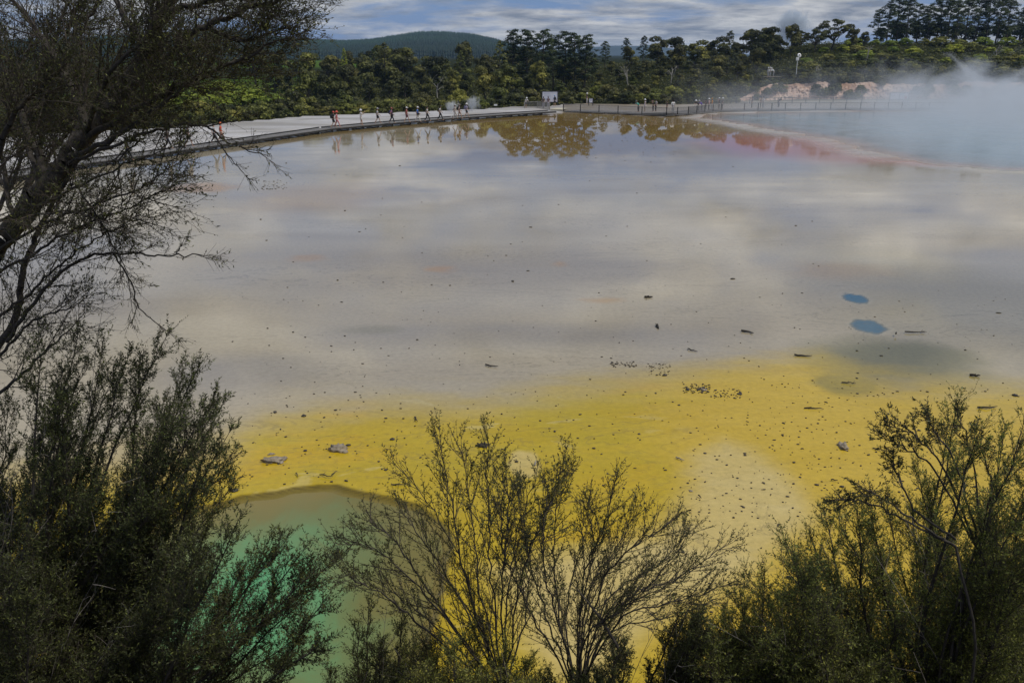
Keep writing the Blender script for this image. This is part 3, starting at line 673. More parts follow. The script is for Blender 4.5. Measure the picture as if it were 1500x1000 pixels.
c = mixc(nt, remap(nt, noise(nt, oc, 1.9, 5, .65), .53, .62), c, (0.17, 0.085, 0.05))
c = mixc(nt, remap(nt, noise(nt, oc, 0.33, 3, .5), .52, .64, 0, .6), c, (0.30, 0.17, 0.10))
nt.links.new(c, b.inputs['Base Color']); b.inputs['Roughness'].default_value = 0.95
tag(obj('clay_bank', np_mesh('clay_bank', np.stack([Xb.ravel(), Yb.ravel(), Zb.ravel()], 1), Fq, 4, smooth=True), m), kind='structure')

# ================================================================== far hills, plantation, mountains
def ridge(name, pts, Y0, Y1, na, nd, dz, m, jit=4.0, base=1.0):
    px = np.linspace(pts[0][0], pts[-1][0], na); top = np.interp(px, [p[0] for p in pts], [at(p[0], p[1], Y1).z for p in pts]) - dz
    t = np.linspace(0, 1.25, nd); Gp, Gt = np.meshgrid(px, t); Tp = np.tile(top, (nd, 1))
    Yr = Y0 + (Y1 - Y0) * Gt; Xr = (Gp - 750) / KX * Yr
    Zr = base + (Tp - base) * np.where(Gt <= 1, sstep(-0.15, 1.0, Gt), 1 - 0.5 * (Gt - 1) / .25) + (fbm(Xr * 0.004, Yr * 0.004, 6) - .5) * jit * np.sin(np.clip(Gt, 0, 1) * math.pi)
    I = np.arange(Gp.size).reshape(Gp.shape)
    Fq = np.stack([I[:-1, :-1], I[:-1, 1:], I[1:, 1:], I[1:, :-1]], -1).reshape(-1, 4)
    tag(obj(name, np_mesh(name, np.stack([Xr.ravel(), Yr.ravel(), Zr.ravel()], 1), Fq, 4, smooth=True), m), kind='structure')
    return px, t, Xr, Yr, Zr
M_FARGROUND = simple('forest_floor', (0.012, 0.022, 0.014), 0.95, 0.3, 0.02)
M_FOREST = leafmat('plantation', (0.006, 0.018, 0.010), (0.013, 0.036, 0.020), (0.024, 0.056, 0.030), 0.0, 0.0)
def forest(name, label, R_, n, h, seed, tmax=1.03):
    px, t, Xr, Yr, Zr = R_; r_ = np.random.default_rng(seed)
    u = r_.random(n) * (len(px) - 1.001); v = (r_.random(n) ** 0.8) * (len(t) - 1) * tmax / 1.25
    i = u.astype(int); j = np.minimum(v.astype(int), len(t) - 2); fu = u - i; fv = v - j
    def bl(G): return G[j, i] * (1 - fu) * (1 - fv) + G[j, i + 1] * fu * (1 - fv) + G[j + 1, i] * (1 - fu) * fv + G[j + 1, i + 1] * fu * fv
    x, y, z = bl(Xr), bl(Yr), bl(Zr)
    stand = vnoise(x * 0.006, y * 0.009, seed); hh = h * (0.75 + 0.35 * stand) * r_.uniform(.8, 1.15, n); rr = hh * r_.uniform(.13, .19, n)
    K = 6; ang = np.arange(K) * 2 * math.pi / K
    Vs = []; tiers = ((0.08, 1.0, 0.5), (0.32, 0.8, 0.78), (0.58, 0.55, 1.0)); Fs = []; tn = []
    tone = np.clip(0.38 + 1.15 * (stand - .5) + r_.normal(size=n) * .13, 0, 1)
    off = 0
    for z0, rf, z1 in tiers:
        a0 = r_.random((n, 1)) * 6.28
        rj = rr[:, None] * rf * r_.uniform(.7, 1.25, (n, K))
        ring = np.stack([x[:, None] + rj * np.cos(ang + a0), y[:, None] + rj * np.sin(ang + a0), (z + hh * z0)[:, None] + rj * -0.3], -1)
        tip = np.stack([x, y, z + hh * z1], -1)[:, None, :]
        V_ = np.concatenate([ring, tip], 1); Vs.append(V_.reshape(-1, 3))
        bidx = off + (np.arange(n) * (K + 1))[:, None]; k = np.arange(K)
        Fs.append(np.stack([bidx + k, bidx + (k + 1) % K, np.broadcast_to(bidx + K, (n, K))], -1).reshape(-1, 3)); off += n * (K + 1)
        tn.append(np.repeat(tone, K + 1))
    tag(obj(name, np_mesh(name, np.concatenate(Vs), np.concatenate(Fs), 3, dict(tone=np.concatenate(tn))), M_FOREST), label, 'forest', kind='stuff')
R1 = ridge('hills', [(-60, 59), (0, 58), (150, 54), (260, 49), (330, 45), (390, 52), (440, 57), (500, 60), (545, 58), (590, 51), (610, 48.5), (645, 47.5), (690, 50), (722, 56), (745, 63), (780, 76), (830, 84)], 1100, 2100, 300, 60, 14, M_FARGROUND)
forest('forest', 'dark teal pine plantation covering the far hill', R1, 42000, 14.5, 9)
M_MOUNT = simple('mountain', (0.03, 0.045, 0.04), 0.95, 0.2, 0.004)
ridge('mountains', [(760, 82), (830, 74), (862, 70), (900, 67), (925, 68), (950, 66), (975, 70), (1020, 77), (1100, 80), (1180, 76), (1300, 82)], 3600, 4300, 120, 20, 0, M_MOUNT, 10.0, -2.0)

# ================================================================== air and steam
hz = MB(); hz.box((0, 2480, 30.0), (7600, 5140, 70.0))
m = bpy.data.materials.new('air'); m.use_nodes = True; nt = m.node_tree; nt.nodes.remove(nt.nodes['Principled BSDF'])
pv = N(nt, 'ShaderNodeVolumePrincipled'); pv.inputs['Color'].default_value = (0.42, 0.66, 1.0, 1); pv.inputs['Density'].default_value = 0.00010
nt.links.new(pv.outputs[0], nt.nodes['Material Output'].inputs['Volume'])
tag(hz.build('haze', m), kind='stuff', label='thin blue haze filling the air out to the mountains', cat='haze')
def steam(name, lo, hi, label, dens, col, top, xgrad=None, sc=0.16, thr=(0.40, 0.62), stretch=(1, 1, 1), edge=0.25, round_=False):
    lo = Vector(lo); hi = Vector(hi); b_ = MB(); b_.box((0, 0, 0), hi - lo); m = bpy.data.materials.new(name); m.use_nodes = True; nt = m.node_tree
    nt.nodes.remove(nt.nodes['Principled BSDF'])
    pv = N(nt, 'ShaderNodeVolumePrincipled'); pv.inputs['Color'].default_value = (*col, 1); pv.inputs['Anisotropy'].default_value = 0.2
    g = N(nt, 'ShaderNodeTexCoord'); sx = N(nt, 'ShaderNodeSeparateXYZ'); nt.links.new(g.outputs['Generated'], sx.inputs[0])
    mp = N(nt, 'ShaderNodeMapping'); mp.inputs['Scale'].default_value = stretch; nt.links.new(g.outputs['Object'], mp.inputs['Vector'])
    nz = noise(nt, mp.outputs['Vector'], sc, 5, 0.58, 0.7)
    hz_ = sx.outputs['Z']
    # thick near the water, thinning upwards; ragged top
    thr_h = math_(nt, 'SUBTRACT', nz, math_(nt, 'MULTIPLY', hz_, top))
    if round_:                                             # a billowing body rather than a box
        sb = N(nt, 'ShaderNodeVectorMath', operation='SUBTRACT'); nt.links.new(g.outputs['Generated'], sb.inputs[0]); sb.inputs[1].default_value = (.5, .5, .45)
        ln = N(nt, 'ShaderNodeVectorMath', operation='LENGTH'); nt.links.new(sb.outputs[0], ln.inputs[0])
        thr_h = math_(nt, 'SUBTRACT', thr_h, math_(nt, 'MULTIPLY', math_(nt, 'SUBTRACT', ln.outputs['Value'], 0.30), 0.85))
    dn = remap(nt, thr_h, thr[0], thr[1])
    for ax in ('X', 'Y'):
        e0 = remap(nt, sx.outputs[ax], 0.0, edge); e1 = remap(nt, sx.outputs[ax], 1.0, 1 - edge)
        dn = math_(nt, 'MULTIPLY', dn, math_(nt, 'MULTIPLY', e0, e1))
    dn = math_(nt, 'MULTIPLY', dn, remap(nt, hz_, 1.0, 0.8))
    if xgrad: dn = math_(nt, 'MULTIPLY', dn, remap(nt, sx.outputs['X'], *xgrad))
    nt.links.new(math_(nt, 'MULTIPLY', dn, dens), pv.inputs['Density'])
    nt.links.new(pv.outputs[0], nt.nodes['Material Output'].inputs['Volume'])
    o = b_.build(name, m); o.location = (lo + hi) / 2
    return tag(o, label, 'steam', kind='stuff')
steam('steam', (22, 62, 0.05), (112, 150, 9.5), 'blue-grey steam drifting thickly off the hot pool', 0.24, (0.88, 0.92, 0.96), 0.38, (0.30, 0.58, 0.06, 1.0), 0.15, (0.31, 0.46), (1, 1, 1.5), 0.12)
steam('steam_plume', (84.5, 300, 11.5), (98, 312, 23), 'dark blue steam plume rising behind the skyline trees', 0.42, (0.80, 0.90, 1.0), 0.05, None, 0.48, (0.36, 0.43), (1, 1, 1), 0.35, True)
for (px, py, Y, h, lab) in ((662, 164, 128, 2.3, 'small white steam puff rising behind the walkers'), (693, 160, 131, 3.0, 'taller white steam puff behind the last walkers')):
    p = at(px, py, Y); p.z = 0.2
    steam('steam_puff', p - Vector((1.5, 1.5, 0)), p + Vector((1.5, 1.5, h)), lab, 1.3, (0.85, 0.88, 0.9), 0.22, None, 1.7, (0.40, 0.54), (1, 1, .6), 0.4, True)

# ================================================================== people
def skin_mesh(name, verts, edges, sub=1):
    """one continuous surface grown round a jointed skeleton; verts: (x, y, z, rx, ry); first vertex is the root"""
    me = bpy.data.meshes.new(name); me.from_pydata([v[:3] for v in verts], edges, [])
    o = bpy.data.objects.new(name, me); COL.objects.link(o)
    md = o.modifiers.new('s', 'SKIN'); md.use_smooth_shade = True; md.use_x_symmetry = False
    for i, v in enumerate(verts):
        sv = me.skin_vertices[0].data[i]; sv.radius = (v[3], v[4] if len(v) > 4 else v[3]); sv.use_root = (i == 0)
    if sub: o.modifiers.new('b', 'SUBSURF').levels = sub; o.modifiers['b'].render_levels = sub
    dg = bpy.context.evaluated_depsgraph_get(); dg.update()
    out = bpy.data.meshes.new_from_object(o.evaluated_get(dg)); out.name = name
    bpy.data.objects.remove(o); bpy.data.meshes.remove(me)
    for p in out.polygons: p.use_smooth = True
    return out
# poses face +X.  For each side: shoulder, elbow, wrist and hip, knee, ankle, toe
def pose(kind):
    J = dict(pel=(0, 0, .93), bel=(0, 0, 1.06), che=(.01, 0, 1.27), nec=(.0, 0, 1.47), hea=(.025, 0, 1.60), top=(.015, 0, 1.69), nos=(.125, 0, 1.585))
    for s, n in ((1, 'l'), (-1, 'r')):
        J['hip' + n] = (0, s * .095, .90); J['kne' + n] = (.03, s * .10, .50); J['ank' + n] = (-.01, s * .105, .09); J['toe' + n] = (.15, s * .12, .035)
        J['sho' + n] = (0, s * .185, 1.40); J['elb' + n] = (-.03, s * .25, 1.12); J['wri' + n] = (.05, s * .26, .88)
    if kind.startswith('walk'):
        a, b_ = ('l', 'r') if kind == 'walk' else ('r', 'l')
        sa = 1 if a == 'l' else -1
        J['kne' + a] = (.20, sa * .10, .53); J['ank' + a] = (.30, sa * .10, .10); J['toe' + a] = (.45, sa * .11, .06)
        J['kne' + b_] = (-.06, -sa * .10, .50); J['ank' + b_] = (-.33, -sa * .10, .16); J['toe' + b_] = (-.20, -sa * .11, .035)
        J['elb' + a] = (-.16, sa * .23, 1.14); J['wri' + a] = (-.12, sa * .24, .90)
        J['elb' + b_] = (.06, -sa * .24, 1.12); J['wri' + b_] = (.24, -sa * .20, .96)
    if kind == 'photo':                                     # holding a phone up at arm's length
        J['elbr'] = (.24, -.20, 1.36); J['wrir'] = (.46, -.14, 1.50); J['kner'] = (.12, -.1, .52); J['ankr'] = (.14, -.1, .09); J['toer'] = (.29, -.11, .035)
        J['elbl'] = (.10, .22, 1.16); J['wril'] = (.30, .12, 1.22)
    if kind == 'camera':                                    # both hands raised to the face
        for s, n in ((1, 'l'), (-1, 'r')): J['elb' + n] = (.16, s * .24, 1.24); J['wri' + n] = (.22, s * .08, 1.50)
    if kind == 'lean':                                      # bending forward onto a rail
        for k in ('che', 'nec', 'hea', 'top', 'nos', 'shol', 'shor'):
            x, y, z = J[k]; d = z - .95; J[k] = (x + d * .62, y, .95 + d * .80)
        for s, n in ((1, 'l'), (-1, 'r')): J['elb' + n] = (.44, s * .26, 1.08); J['wri' + n] = (.62, s * .16, 1.12)
    if kind == 'hip':                                       # one hand on the hip, standing
        J['elbl'] = (-.06, .36, 1.14); J['wril'] = (.04, .17, 1.02)
    return J
def body_mesh(kind):
    J = pose(kind); V = []; E = []; idx = {}
    def add(k, r, par=None, p=None):
        V.append((*(p or J[k]), *(r if isinstance(r, tuple) else (r, r)))); idx[k] = len(V) - 1
        if par is not None: E.append((idx[par], idx[k]))
    add('pel', (.125, .10)); add('bel', (.12, .095), 'pel'); add('che', (.145, .105), 'bel'); add('nec', .055, 'che'); add('hea', (.082, .098), 'nec'); add('top', (.06, .07), 'hea'); add('nos', .014, 'hea')
    for n in 'lr':
        add('hip' + n, .085, 'pel'); add('kne' + n, .055, 'hip' + n); add('ank' + n, .038, 'kne' + n); add('toe' + n, .033, 'ank' + n)
        add('sho' + n, .055, 'che'); add('elb' + n, .04, 'sho' + n); add('wri' + n, .026, 'elb' + n)
        e = Vector(J['elb' + n]); w_ = Vector(J['wri' + n]); d = (w_ - e).normalized(); s = 1 if n == 'l' else -1
        side = d.cross(Vector((0, 1, 0))); side = (side if side.length > .1 else Vector((1, 0, 0))).normalized(); palm = w_ + d * .06
        add('pal' + n, (.036, .02), 'wri' + n, tuple(palm))
        for k, (o_, L) in enumerate(((-.03, .07), (-.01, .085), (.01, .08), (.03, .065))):
            a_ = palm + d * .035 + side * o_; add(f'fa{k}{n}', .009, 'pal' + n, tuple(a_)); c_ = a_ + d * L * .6 + d.cross(side) * .02 * s; add(f'fb{k}{n}', .007, f'fa{k}{n}', tuple(c_))
        t_ = w_ + d * .03 + side * .045; add('th' + n, .010, 'pal' + n, tuple(t_)); add('tt' + n, .008, 'th' + n, tuple(t_ + d * .04 + side * .012))
    return skin_mesh('person_body', V, E, 1)
def cloth_mesh(kind, what):
    J = pose(kind)
    def lerp(a, b_, t): return tuple(np.array(J[a]) * (1 - t) + np.array(J[b_]) * t)
    V = []; E = []
    def add(p, r, par=None):
        V.append((*p, *(r if isinstance(r, tuple) else (r, r))))
        if par is not None: E.append((par, len(V) - 1))
        return len(V) - 1
    if what in ('shirt', 'longsleeve'):
        c = add(J['che'], (.168, .128)); b_ = add(J['bel'], (.146, .122), c); add((J['pel'][0], 0, .90), (.155, .13), b_); add(lerp('che', 'nec', .75), (.085, .075), c)
        for n in 'lr':
            s = add(J['sho' + n], .072, c); e = add(lerp('sho' + n, 'elb' + n, .75), .062, s)
            if what == 'longsleeve': e2 = add(J['elb' + n], .055, e); add(lerp('elb' + n, 'wri' + n, .9), .042, e2)
    elif what in ('trousers', 'shorts'):
        p = add(J['pel'], (.142, .118)); add((J['bel'][0], 0, 1.02), (.136, .112), p)
        for n in 'lr':
            h = add(J['hip' + n], .103, p); k = add(lerp('hip' + n, 'kne' + n, .85), .083, h)
            if what == 'trousers': k2 = add(lerp('kne' + n, 'ank' + n, .35), .066, k); add(lerp('kne' + n, 'ank' + n, .93), .056, k2)
    elif what == 'dress':
        c = add(J['che'], (.162, .122)); b_ = add(J['bel'], (.145, .12), c); p = add((0, 0, .85), (.20, .17), b_); add((0, 0, .55), (.24, .20), p); add(lerp('che', 'nec', .7), (.085, .075), c)
        for n in 'lr': s = add(J['sho' + n], .07, c); add(lerp('sho' + n, 'elb' + n, .5), .06, s)
    return skin_mesh(what, V, E, 1)
CACHE = {}
def cached(key, fn):
    if key not in CACHE: CACHE[key] = fn()
    return CACHE[key]
CM = {}
def cmat(col, rough=0.8):
    if col not in CM: CM[col] = simple('fabric_%d' % len(CM), col, rough, 0.18, 9.0)
    return CM[col]
SKIN = cmat((0.42, 0.26, 0.18), 0.6); SKIN2 = cmat((0.26, 0.15, 0.10), 0.6)
BLK = (0.015, 0.015, 0.018); WHT = (0.72, 0.72, 0.72); GRY = (0.34, 0.35, 0.36); DGR = (0.05, 0.05, 0.06); HAIR = (0.02, 0.014, 0.01); TANC = (0.5, 0.42, 0.32)
NAVY = (0.02, 0.03, 0.08); DENIM = (0.05, 0.08, 0.16); KHAKI = (0.3, 0.24, 0.15)
def part(name, key, fn, m, e):
    me = cached(key, fn); o = bpy.data.objects.new(name, me)
    if len(me.materials) == 0: me.materials.append(m)
    link(o, e); o.material_slots[0].link = 'OBJECT'; o.material_slots[0].material = m
    return o
def hat_fn(kind):
    def f():
        b_ = MB()
        if kind == 'sun_hat': b_.lathe([(.001, .155), (.07, .15), (.10, .10), (.112, .03), (.115, .012), (.20, -.012), (.205, -.02), (.115, .0), (.10, -.02)], n=14)
        else:
            b_.lathe([(.001, .135), (.06, .125), (.10, .07), (.114, .0), (.108, -.02)], n=14); b_.box((.155, 0, .0), (.13, .15, .016), bevel=.005)
        return b_.mesh(kind, True)
    return f
def hair_fn():
    b_ = MB(); b_.blob((-.015, 0, .015), (.105, .092, .105), 2, .08, 3); b_.blob((-.07, 0, -.07), (.05, .075, .10), 2, .1, 4); return b_.mesh('hair', True)
def eyes_fn():
    b_ = MB()
    for s in (1, -1): b_.blob((.082, s * .034, -.005), (.012, .014, .010), 1, 0)
    return b_.mesh('eyes', True)
def pack_fn():
    b_ = MB(); b_.box((-.20, 0, 0), (.19, .30, .44), bevel=.06); b_.box((-.31, 0, -.07), (.07, .22, .22), bevel=.03)
    for s in (1, -1): b_.tube([(-.12, s * .11, .19), (.02, s * .12, .21), (.13, s * .12, .08), (.05, s * .14, -.12), (-.11, s * .12, -.18)], .02, 6)
    return b_.mesh('backpack', True)
def bag_fn():
    b_ = MB(); b_.box((0, 0, 0), (.30, .14, .22), bevel=.04); b_.tube([(-.12, 0, .1), (-.06, 0, .22), (.06, 0, .22), (.12, 0, .1)], .014, 6); return b_.mesh('shoulder_bag', True)
def person(px, py, face, kind, label, top, low, topk='shirt', lowk='shorts', hat=None, hatc=WHT, pack=None, bag=None, skin=None, z=0.0, h=1.0, group=None, Y=None, phone=False, pole=False):
    """feet at photo pixel (px, py) on a surface of height z; face: heading in degrees, 0 = towards +X"""
    p = ground(px, py, z) if Y is None else Vector((*at(px, py, Y).xy, z))
    e = empty('person', p, label, 'person', group, R(face)); e.scale = (h, h, h)
    part('body', ('body', kind), lambda: body_mesh(kind), skin or SKIN, e)
    part('shirt' if topk != 'dress' else 'dress', (topk, kind), lambda: cloth_mesh(kind, topk), cmat(top), e)
    if topk != 'dress': part(lowk, (lowk, kind), lambda: cloth_mesh(kind, lowk), cmat(low), e)
    J = pose(kind); hd = Vector(J['hea'])
    o = part('hair', 'hair', hair_fn, cmat(HAIR), e); o.location = hd + Vector((0, 0, .03))
    o = part('eyes', 'eyes', eyes_fn, cmat((0.02, 0.02, 0.02)), e); o.location = hd
    if hat: o = part(hat, hat, hat_fn(hat), cmat(hatc), e); o.location = hd + Vector((0, 0, .055))
    if pack: o = part('backpack', 'pack', pack_fn, cmat(pack), e); o.location = Vector(J['che']) + Vector((0, 0, -.03))
    if bag: o = part('shoulder_bag', 'bag', bag_fn, cmat(bag), e); o.location = Vector(J['pel']) + Vector((.08, -.21, .0))
    if phone:
        w_ = Vector(J['wrir']); b_ = MB(); b_.box((0, 0, 0), (.012, .075, .15), bevel=.004)
        ph = b_.build('phone', cmat(BLK)); ph.matrix_world = Matrix.Translation(p) @ Matrix.Rotation(R(face), 4, 'Z') @ Matrix.Translation(w_ + Vector((.12, 0, .09)))
        tag(ph, 'dark phone held out by the walker in white', 'phone')
    return e
DZ = 0.42                                                   # deck height of the boardwalk
gW = 'walkers on the boardwalk'
W = lambda px, py, face, kind, label, top, low, **k: person(px, py, face, kind, label, top, low, z=DZ, group=gW, **k)
W(188, 236, 8, 'walk', 'person in dark clothes walking rearmost on the boardwalk, half hidden by twigs', DGR, BLK, lowk='trousers')
W(247, 218.5, 8, 'walk2', 'person in a dark brown top and long trousers behind the tree twigs', (.06, .04, .035), BLK, topk='longsleeve', lowk='trousers', hat='sun_hat', hatc=DGR)
W(277, 215.5, 10, 'walk', 'bare-legged person in black top with black backpack and pale cap behind the twigs', BLK, BLK, pack=BLK, hat='cap', hatc=GRY)
W(315, 210.5, 12, 'walk2', 'person in a grey top walking right behind the person in orange-red', GRY, DGR, lowk='trousers')
W(325, 208.5, 12, 'walk', 'person in an orange-red top with bare legs', (.62, .08, .03), (.45, .25, .18), hat='cap', hatc=(.6, .16, .05))
W(489, 187.8, 14, 'walk', 'person in black with a black backpack beside the person in pink', BLK, BLK, pack=BLK, hat='cap', hatc=(.55, .1, .07))
W(494, 187.2, 14, 'walk2', 'person in pink with a red sun hat', (.62, .22, .25), (.55, .24, .26), lowk='trousers', hat='sun_hat', hatc=(.62, .10, .07))
W(529, 184.0, 12, 'photo', 'person in white with a white sun hat holding a phone out at arm length', WHT, (.5, .47, .44), hat='sun_hat', phone=True)
W(553.5, 181.2, 8, 'walk', 'person in a pale grey top and black knee-length shorts', (.42, .43, .44), BLK, hat='cap', hatc=(.4, .4, .4))
W(574, 180.8, 5, 'walk2', 'person in a mauve top and black trousers with dark backpack and black bag', (.28, .13, .22), BLK, lowk='trousers', pack=NAVY, bag=BLK, hat='cap', hatc=(.35, .12, .1))
W(596, 179.6, 6, 'walk', 'person in a red patterned top, dark shorts and white cap', (.38, .08, .09), (.12, .03, .04), hat='cap')
W(612, 178.9, 5, 'walk2', 'person in a bright blue shirt and white trousers with a white cap', (.05, .20, .62), (.66, .66, .64), lowk='trousers', hat='cap', bag=BLK)
W(626, 178.2, 4, 'walk', 'person in a light grey top and black trousers swinging one arm', (.52, .51, .5), BLK, lowk='trousers')
W(645, 176.8, 6, 'walk2', 'slim person in black trousers and white top with black backpack', (.6, .6, .6), BLK, lowk='trousers', pack=BLK)
W(666.5, 174.6, 12, 'walk', 'person in pale grey with a pale hat, first of the rear trio', (.55, .53, .52), (.48, .46, .45), lowk='trousers', hat='cap', hatc=(.5, .5, .5))
W(673, 174.2, 12, 'walk2', 'person with a black backpack and bare legs in the middle of the trio', (.33, .28, .26), (.3, .2, .17), pack=BLK, hat='cap', hatc=(.25, .22, .2))
W(683.5, 172.6, 14, 'walk', 'person in a lilac top, black shorts and wide white sun hat', (.42, .40, .55), BLK, hat='sun_hat', pack=(.2, .2, .33))
gB_ = 'visitors by the big notice board'
B = lambda px, py, face, kind, label, top, low, **k: person(px, py, face, kind, label, top, low, group=gB_, **k)
B(770, 159.0, -70, 'lean', 'person in a white hat leaning on the end of the rail beside the notice board', WHT, DGR, hat='sun_hat', hatc=WHT, z=.15)
B(796, 158.8, 95, 'hip', 'person in dark top and pale trousers nearest the post end of the notice board', BLK, (.5, .47, .55), lowk='trousers', z=.15)
B(803, 158.8, 85, 'stand', 'person in plum top and light trousers looking at the notice board', (.06, .03, .06), (.52, .5, .56), lowk='trousers', z=.15)
B(812.5, 156.5, 100, 'stand', 'person in a pale blue shirt and black shorts with black pack facing the board', (.40, .5, .66), BLK, pack=BLK, hat='cap', hatc=(.2, .4, .7), z=.15)
B(859.5, 152.5, 20, 'stand', 'person in black with a white hat standing by the small white notice', BLK, (.5, .48, .46), lowk='trousers', hat='sun_hat', z=.25)
gF_ = 'visitors behind the pale fence'
FZ = 0.15
Fp = lambda px, py, face, kind, label, top, low, **k: person(px, py, face, kind, label, top, low, z=FZ, group=gF_, **k)
Fp(935, 164.8, 205, 'lean', 'person in turquoise top bending over the fence rail', (.10, .45, .36), DGR, lowk='trousers', hat='sun_hat', hatc=(.12, .12, .12))
Fp(944.5, 163.6, 185, 'stand', 'person in a white dress and white sun hat by the fence', (.66, .6, .6), WHT, topk='dress', hat='sun_hat')
Fp(956.5, 163.9, 190, 'camera', 'person in black with hands raised to the face by the fence', BLK, BLK, lowk='trousers')
Fp(960.5, 163.9, 195, 'hip', 'person in a grey top with dark trousers, next to the one in black', (.36, .36, .37), BLK, lowk='trousers')
Fp(976.5, 165.6, 170, 'stand', 'person all in black standing alone at the fence', BLK, BLK, lowk='trousers', h=.98)
Fp(985.5, 166.4, 120, 'hip', 'tall person in white shirt and pale trousers at the bend of the fence', (.72, .72, .70), (.5, .5, .5), topk='longsleeve', lowk='trousers', h=1.08)
Fp(1022.5, 163.6, 200, 'lean', 'person in black with white sun hat leaning on the fence', BLK, BLK, lowk='trousers', hat='sun_hat')
Fp(1027.5, 163.0, 190, 'lean', 'person in purple with a pale hat leaning on the fence', (.13, .07, .45), DGR, hat='sun_hat', hatc=(.4, .4, .4), lowk='trousers', h=.95)
Fp(1033.5, 162.6, 190, 'photo', 'person in a dark top stretching an arm out along the fence', (.12, .06, .06), DGR, lowk='trousers', skin=SKIN2, h=.95)
Fp(1038, 162.4, 150, 'stand', 'person in pink-grey top and white hat beside the one in orange', (.45, .3, .3), DGR, lowk='trousers', hat='sun_hat')
Fp(1042.5, 162.0, 175, 'stand', 'person in a bright orange top by the fence', (.72, .28, .02), (.5, .5, .55), lowk='trousers', hat='cap', hatc=(.5, .25, .05))
Fp(1053, 161.2, 185, 'camera', 'person in black and white cap with a camera, first of the end pair', BLK, BLK, lowk='trousers', hat='cap')
Fp(1058, 161.2, 170, 'hip', 'person in black with a wide white hat, second of the end pair', (.03, .03, .03), BLK, lowk='trousers', hat='sun_hat')
Fp(1101, 159.0, 180, 'stand', 'person in dark grey at the first post of the dark fence', DGR, BLK, lowk='trousers')
Fp(1114, 158.8, 165, 'hip', 'person in black top and black trousers near the bank, beside one in white', BLK, BLK, lowk='trousers')
Fp(1117.5, 158.8, 190, 'stand', 'person in a white top under the pink bank', WHT, GRY, lowk='trousers')
Fp(1140, 158.0, 20, 'lean', 'person in black bending forward on the path under the pink bank', BLK, BLK, lowk='trousers')
gL = 'visitors at the upper lookout'
for px, f_, k_, lab in ((1125, 200, 'stand', 'person in white at the upper lookout, standing upright at the fence side'), (1128, 185, 'hip', 'person in white at the upper lookout, touching the first one'), (1133, 170, 'lean', 'person in white bending forward at the upper lookout')):
    p = at(px, 112.5, 172)
    person(px, 112.5, f_, k_, lab, (.8, .8, .8), GRY, topk='longsleeve', lowk='trousers', hat='sun_hat', z=p.z, Y=172, group=gL, h=.95)

lp = at(1129, 112.5, 172); zt_ = float(terrain(np.array([lp.x]), np.array([172.0]))[0])
e = empty('lookout_platform', (lp.x, lp.y, zt_), 'small timber lookout platform carrying the visitors in white above the bank', 'platform')
b_ = MB()
for k in range(16): b_.box((-1.9 + k * .25, .3, lp.z - zt_ - .03), (.23, 2.4, .05))
b_.build('deck', simple('lookout_boards', (.2, .17, .12), .9, .2), e)
for x_ in (-1.9, 0, 1.9):
    for y_ in (-.8, 1.4): b_ = MB(); b_.box((x_, y_, (lp.z - zt_) / 2 - .2), (.14, .14, lp.z - zt_ + .3), bevel=.01); b_.build('post', simple('lookout_post', (.05, .045, .04), .9), e)
# ================================================================== boardwalk, fences, boards, pole
M_TIMBER = simple('dark_timber', (0.022, 0.02, 0.018), 0.85, 0.35, 4.0, bump=.2)
M_DECK = simple('deck_boards', (0.18, 0.172, 0.16), 0.9, 0.25, 5.0)
M_GREYWOOD = simple('weathered_rail', (0.27, 0.26, 0.245), 0.9, 0.2, 4.0)
M_DKRAIL = simple('dark_rail', (0.03, 0.028, 0.026), 0.85, 0.2, 4.0)
M_PANEL = simple('notice_face', (0.70, 0.70, 0.76), 0.5, 0.05, 1.5)
M_WHITE = simple('white_paint', (0.74, 0.74, 0.72), 0.5, 0.06, 3.0)
def poly_pts(pts, z, step):
    P_ = [ground(px, py, z) for px, py in pts]; out = [P_[0]]
    for a, b_ in zip(P_, P_[1:]):
        n = max(1, int((b_ - a).length / step))
        out += [a.lerp(b_, (i + 1) / n) for i in range(n)]
    return out
bw = poly_pts(bw_pts[1:], DZ, 2.4)
e = empty('boardwalk', (bw[len(bw) // 2].x, bw[len(bw) // 2].y, 0), 'long low dark boardwalk of planks curving along the far edge of the pool', 'boardwalk')
inv = -e.location
deck = MB(); beam = MB(); curb = MB()
for i, (a, b_) in enumerate(zip(bw, bw[1:])):
    d = (b_ - a).normalized(); nrm = Vector((-d.y, d.x, 0)); L = (b_ - a).length
    for k in range(int(L / 0.2)):
        c = a + d * (k + .5) * 0.2 + nrm * 0.85; rot = d.to_track_quat('X', 'Z').to_matrix()
        deck.box(c + inv + Vector((0, 0, -.025)), (0.185, 1.7, 0.045), rot)
    beam.bar(a + inv + Vector((0, 0, -.13)), b_ + inv + Vector((0, 0, -.13)), .06, .16)
    beam.bar(a + nrm * 1.7 + inv + Vector((0, 0, -.13)), b_ + nrm * 1.7 + inv + Vector((0, 0, -.13)), .06, .16)
    curb.bar(a + nrm * 1.66 + inv + Vector((0, 0, .055)), b_ + nrm * 1.66 + inv + Vector((0, 0, .055)), .08, .1)
deck.build('deck', M_DECK, e); beam.build('side_beam', M_TIMBER, e); curb.build('edge_rail', M_TIMBER, e)
posts = bw[::1][:100]
pm = None
